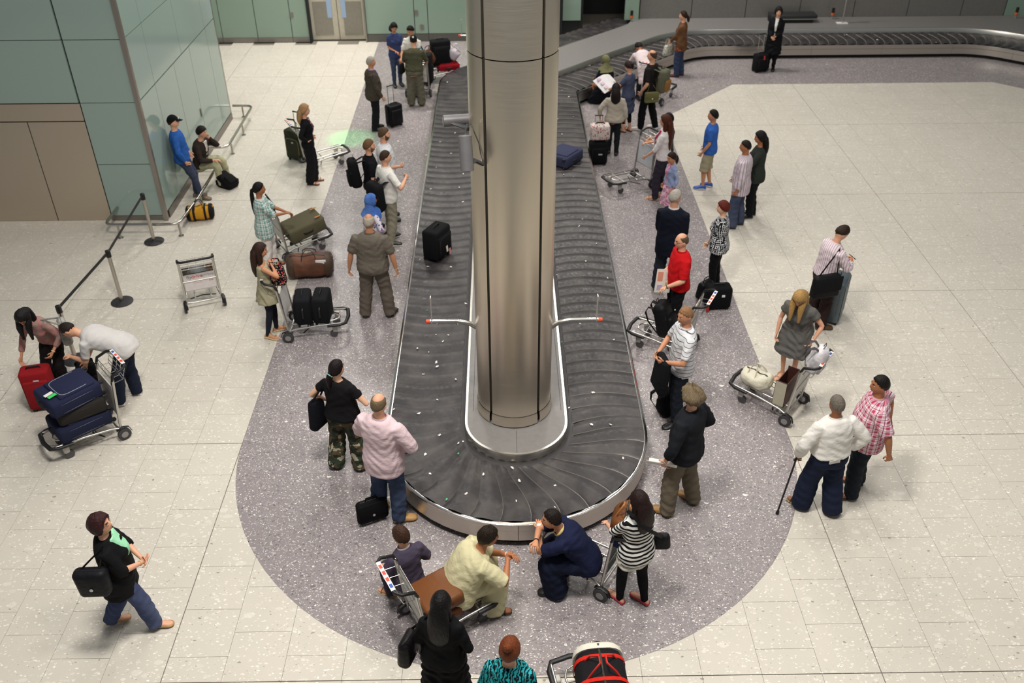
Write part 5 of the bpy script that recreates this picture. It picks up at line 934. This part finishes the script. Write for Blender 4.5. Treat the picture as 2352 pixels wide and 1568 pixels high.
p36 = person('person in dark green top with long black hair, hand on the striped shirt', (4.508, 9.896), -78, 1.70, 'f', 1.15, feet=((-.08, .02, 8), (.08, -.04, 8)), arms=((-.12, .30, 1.24, (-1, -.2, -.8)), (.22, .1, .86)), head=(-6, 8, 0), skin=2, hair=('long', '100d0d', .3), top=dict(c=c_('2b302c'), sl=.9, hem=-.16, fit=.024), bot=dict(c=c_('15171c'), loose=.02), shoe=('121212', 0))
p37 = person('person in striped white shirt looking down at a phone', (4.625, 6.203), 74, 1.76, 'm', 1.05, lean=4, hunch=8, feet=((-.1, .0, 8), (.12, .08, 18)), arms=((-.02, .40, 1.12, (-1, -.3, -.7), 50), (.07, .40, 1.10, (1, -.4, -.7), 50)), head=(4, 38, 0), hair=('short', '2b1d15'), top=dict(c=c_('d9ced2', 'stripe_l', 'b394a2'), sl=1.85, hem=.0, fit=.026, slf=.026, collar=c_('d9ced2')), bot=dict(c=c_('2d2020'), loose=.035), shoe=('553a22', 0))
q = p37.hand(1); t = thing('phone', 'dark mobile phone in the hands of the person in striped white shirt', 'phone', (q[0]+.02, q[1]+.03, q[2]+.03), (R(50), 0, R(-74))); part('case', MB().rbox((0, 0, 0), (.065, .012, .13), .005, 2), plain('15161a', .3), t); part('screen', MB().box((0, -.007, 0), (.055, .002, .11)), plain('3a4250', .15), t)
worn('big black messenger bag on the person with the phone', p37, 1, (.27, -.10, .90), 14, (.46, .15, .38), c_('121215', rough=.6), flap=c_('151518', fold=.2), hw=.02, taper=.08)
suitcase('grey hard shell suitcase beside the person with the phone', (5.009, 6.441)+(.39,), (0, 0, 62), (.50, .28, .70), plain('55636a', .35), pocket=False, rigid=True, ribs=4, trim=plain('2f383c', .4))
p38 = person('person with long blonde hair in grey dress looking down at a trolley', (3.914, 4.873), -142, 1.64, 'f', 1.18, lean=10, hunch=14, pel=(0, -.05, .90), feet=((-.09, .04, 8), (.09, .0, 8)), arms=((-.30, .16, .90, (-.8, -.8, 0)), (.24, .16, .82)), head=(-4, 44, 0), hair=('long', 'a9854f', .36), top=dict(c=c_('605e5b'), sl=.5, hem=-.05, fit=.022, slf=.03, n='dress_top'), skirt=dict(c=c_('605e5b'), hem=.52, fl=.07), shoe=('c4a489', 1), extra=(('watch', 0, 'e0dcd8'),))
L_, R_ = (3.620, 3.852), (3.935, 4.256); h11 = math.degrees(math.atan2(-(R_[1]-L_[1]), R_[0]-L_[0])); t11 = trolley('luggage trolley with white rucksack and an open box by the grey dress', ((L_[0]+R_[0])/2, (L_[1]+R_[1])/2), h11)
backpack('white and grey rucksack in the basket of the grey dressed persons trolley', t11((-.02, -.16, 1.02)), (25, 0, -h11+20), (.30, .18, .38), c_('d6d4d6', 'fade', 'a8a4a8', sc=2), c_('4a4448', fold=0))
duffel('crumpled cream cloth bag at the front of the grey dressed persons trolley', t11((0, .58, .36)), (0, 8, -h11+70), .44, .17, c_('d5d0bd', fold=.9), None, None, 'c8c2ae', 'cloth_bag', .6)
t = thing('carrier_box', 'open cardboard carrier standing against the trolley board', 'box', t11((0, .17, .40)), (0, 0, R(-h11))); mb = MB(); W_, D_, H_ = .40, .16, .40
for c, d in (((0, -D_/2, 0), (W_, .008, H_)), ((0, D_/2, -.03), (W_, .008, H_-.06)), ((-W_/2, 0, 0), (.008, D_, H_)), ((W_/2, 0, 0), (.008, D_, H_)), ((0, 0, -H_/2+.01), (W_, D_, .012))): mb.box(c, d)
part('box_shell', mb, plain('4a2a24', .5), t, None); part('front_face', MB().box((-W_/2-.006, 0, 0), (.004, D_*.94, H_*.94)), plain('b9b39e', .5), t, None); part('carton_face', MB().box((0, D_/2+.006, -.03), (W_*.94, .004, H_*.8)), plain('b9b39e', .5), t, None)
p39 = person('person in white shirt with a walking stick, back turned', (3.578, 2.278), -14, 1.70, 'm', 1.2, lean=4, hunch=4, feet=((-.16, .08, 25), (.15, -.12, 4)), arms=((-.34, .10, .88, (-1, -.6, 0)), (.27, .0, .93, (1, -.7, 0))), head=(0, 8, 0), skin=3, hair=('buzz', '6d655c'), top=dict(c=c_('e0ddd6', fold=.7), sl=1.9, hem=.03, fit=.034, flare=.012, slf=.034, collar=c_('e0ddd6')), bot=dict(c=c_('1d2439'), loose=.06, fit=.02), shoe=('8c7c54', 1), extra=(('label', .02, -.04, .13, .04, 'cfcac4', 'back_pocket'),))
q = p39.hand(0); e = (3.101, 2.200); t = thing('walking_stick', 'black walking stick of the person in white shirt', 'walking stick', (e[0], e[1], .004)); v = np.array(q)-np.array((e[0], e[1], .004)); u = unit((v[0], v[1], 0))
part('shaft', MB().tube([(0, 0, .03), tuple(v)], .011, 10), plain('131315', .4), t); part('handle', MB().tube([tuple(v-u*.05+np.array((0, 0, .0))), tuple(v), tuple(v+u*.07)], [.012, .016, .014], 10), plain('1a1513', .4), t); part('ferrule', MB().tube([(0, 0, 0), (0, 0, .02), tuple(v*.06)], [.02, .02, .014], 10), RUB, t)
p40 = person('heavy person in pink and white checked shirt and dark jeans', (4.186, 2.564), -76, 1.78, 'm', 1.3, feet=((-.14, .10, 12), (.14, .0, 8)), arms=((-.30, -.14, .88, (-1, -.8, 0)), (.26, -.18, .96, (1, -1, 0))), head=(-12, 2, 0), skin=2, hair=('short', '14100f'), top=dict(c=c_('e2d0d6', 'plaid', 'b23c5e', '802c4c', sc=1.2, fold=.3), sl=.95, hem=-.15, fit=.028, slf=.03, collar=c_('d8b0be')), bot=dict(c=c_('1f252e'), loose=.03), shoe=('39282a', 1))
p41 = person('person in brown jacket and jeans holding a pale handbag', (4.423, 17.773), -66, 1.66, 'f', 1.05, feet=((-.09, .02, 8), (.09, -.06, 8)), arms=((-.06, .28, .92), (.02, .28, .90)), head=(-12, 2, 0), hair=('pony', '2c1912', .16), top=dict(c=c_('6b4a31', 'fade', '553824', sc=2, rough=.6), sl=1.95, hem=-.22, fit=.02, n='jacket'), skirt=dict(c=c_('8a4a34', 'floral', 'c87a5a', '5a2a24'), hem=.72, fl=.02, s=-.05), bot=dict(c=c_('353f58'), loose=.03), shoe=('5a1a1a', 0))
handbag('pale patterned handbag held by the person in brown jacket', p41.W((-.04, .30, .66)), (0, 0, 40), (.36, .16, .28), c_('aaa89c', 'camo', 'c4c2b8', '8a887c', sc=2, rough=.5), [(-.09, 0, .12), (-.05, 0, .26), (.05, 0, .26), (.09, 0, .12)], straps=2)
p42 = person('person in long black coat standing by the far carousel', (6.913, 18.218), -158, 1.62, 'f', 1.05, feet=((-.08, 0, 8), (.08, 0, 8)), arms=((-.04, .26, 1.0), (.06, .28, .98)), head=(-10, 4, 0), hair=('bob', '15100f'), top=dict(c=c_('121216'), sl=1.95, hem=-.2, fit=.026, n='coat', under=c_('cfcdca'), uw=.04), skirt=dict(c=c_('121216'), hem=.46, fl=.05), bot=dict(c=BLKC), shoe=('101010', 0))
suitcase('small black case of the person in long black coat', (6.596, 18.089)+(.25,), (0, 0, 20), (.36, .24, .44), BLKC, tele=.48, tag=((.0, .2, 'b02a2a'),))
p43 = person('tall balding person in black T-shirt with white trainers and rucksack', (3.153, 14.190), -58, 1.83, 'm', 1.05, feet=((-.11, .12, 8), (.12, -.12, 8)), arms=((-.24, .12, .88), (.24, .12, .88)), head=(-10, 0, 0), hair=('ring', '4a3527'), top=dict(c=c_('201d1d'), sl=.9, hem=-.08, fit=.02), bot=dict(c=c_('111113'), loose=.02), shoe=('dcd8d4', 2))
backpack('olive and orange rucksack on the balding person in black T-shirt', p43.W((.0, -.28, 1.18)), (6, 0, 58), (.32, .22, .52), c_('5e5f4e'), None, None, c_('8a6238'), worn=.10)
worn('olive canvas satchel at the hip of the balding person in black T-shirt', p43, 1, (-.25, -.14, .86), 10, (.32, .09, .24), c_('6e6b49'), flap=c_('66633f'), clasp='d8d4c0', taper=.02)
p44 = person('person in dark blue dress and leggings reading a big newspaper', (2.659, 14.099), -48, 1.60, 'f', 1.02, feet=((-.08, .03, 8), (.08, -.05, 8)), arms=((-.24, .34, 1.08, (-1, -.4, -.6)), (.16, .36, 1.08)), head=(-6, 24, 0), hair=('bun', '2a1a16', (0, -.10, .03)), top=dict(c=c_('464c63'), sl=.65, hem=-.05, fit=.02, n='dress_top'), skirt=dict(c=c_('434960'), hem=.50, fl=.03), bot=dict(c=BLKC, ln=1.7, fit=.006), shoe=('2a1c1a', 1))
q = p44.W((-.06, .52, 1.06)); sheet('newspaper', 'large open newspaper read by the person in blue dress', 'newspaper', q, (-58, 0, 48), .58, .40, 'e2dee0', ((-.12, .14, .22, .06, 'c8a8c0'), (-.12, .02, .2, .07, 'd8c0cc'), (-.12, -.1, .2, .07, 'd4c4c8'), (.14, .05, .2, .2, 'd8d4d4')), .18)
p45 = person('person in beige jumper with dark ponytail holding a case handle', (2.216, 12.848), 6, 1.54, 'f', 1.15, feet=((-.09, .06, 8), (.09, -.06, 8)), arms=((-.34, .04, .90, (-1, -.6, 0)), (.27, .0, .84)), head=(-2, 14, 0), hair=('long', '1b1211', .30), top=dict(c=c_('b2a99b'), sl=1.75, hem=-.10, fit=.026, slf=.024, n='jumper'), bot=dict(c=c_('1b1f22')), shoe=('1a1816', 0), extra=(('belt', 'd8d4cc'),))
suitcase('black cabin case with a floral bag stacked on top', (1.854, 12.359)+(.27,), (0, 0, 3), (.38, .24, .48), c_('0f0f11', fold=.1), tele=.52, logo=(.03, .0, .08, .03, 'a8a8a8'))
suitcase('pale floral soft bag standing on the black cabin case', (1.877, 12.403)+(.70,), (0, 0, 3), (.40, .26, .32), c_('cfc3be', 'floral', 'b86a5a', '2a2426', sc=.8, fold=.2), name='floral_bag', cat='bag', pocket=False, trim=plain('151515', .5))
p46 = person('person in olive headscarf and long dark robe beside the newspaper', (2.329, 15.797), -28, 1.55, 'f', 1.1, lean=4, pel=(0, -.02, .52), feet=((-.1, .28, 8), (.1, .26, 8)), arms=((-.15, .3, .66), (.15, .3, .66)), head=(-18, 6, 0), skin=2, hair=('hijab', '6a6a4c', 'fade', '7c7b58'), top=dict(c=c_('161a26'), sl=1.9, hem=-.1, fit=.03, flat=1, n='robe_top'), skirt=dict(c=c_('14161c'), hem=.03, fl=.16))
p47 = person('person in long pale pink shirt bending behind a trolley', (3.253, 16.127), -14, 1.60, 'm', 1.12, lean=46, hunch=26, feet=((-.1, 0, 8), (.1, 0, 8)), arms=((-.2, .6, .74), (.2, .6, .74)), head=(-30, 52, 0), hair=('short', '15110f'), skin=2, top=dict(c=c_('d8c8ca'), sl=1.9, hem=-.4, fit=.03, flare=.02), bot=dict(c=c_('20232b')))
trolley('luggage trolley between the rucksack wearer and the pale pink shirt', (3.446, 15.827), 38)

# on the belt
suitcase('black soft suitcase with luggage tags riding on the left of the belt', (-1.243, 7.861)+(.66,), (0, 0, 62), (.46, .30, .52), c_('131315', fold=.1), tag=((.02, -.06, 'd8d0c4'), (.10, -.14, 'c88a8a')), trim=plain('3a3030', .5))
suitcase('navy soft suitcase lying flat on the right of the belt', (1.105, 11.629)+(.50,), (-90, 0, -36), (.52, .24, .64), c_('3a3d55', fold=.2), trim=plain('26284a', .5))
h9 = -14; t9 = trolley('luggage trolley whose front end pokes into the bottom edge', ((0.500, 0.072)[0]+.18, (0.500, 0.072)[1]-.88), h9)
t = duffel('black white and red sports bag on the trolley at the bottom edge', t9((.16, .42, .46)), (0, 0, -h9+80), .62, .24, c_('1c1b1d'), c_('d8d4c6'), c_('c8281e', fold=0), 'c8281e', 'sports_bag')
lettering('NG', t, (.02, -.18, .14), (R(50), 0, 0), .09, 'e8e8e8')
finish_people()
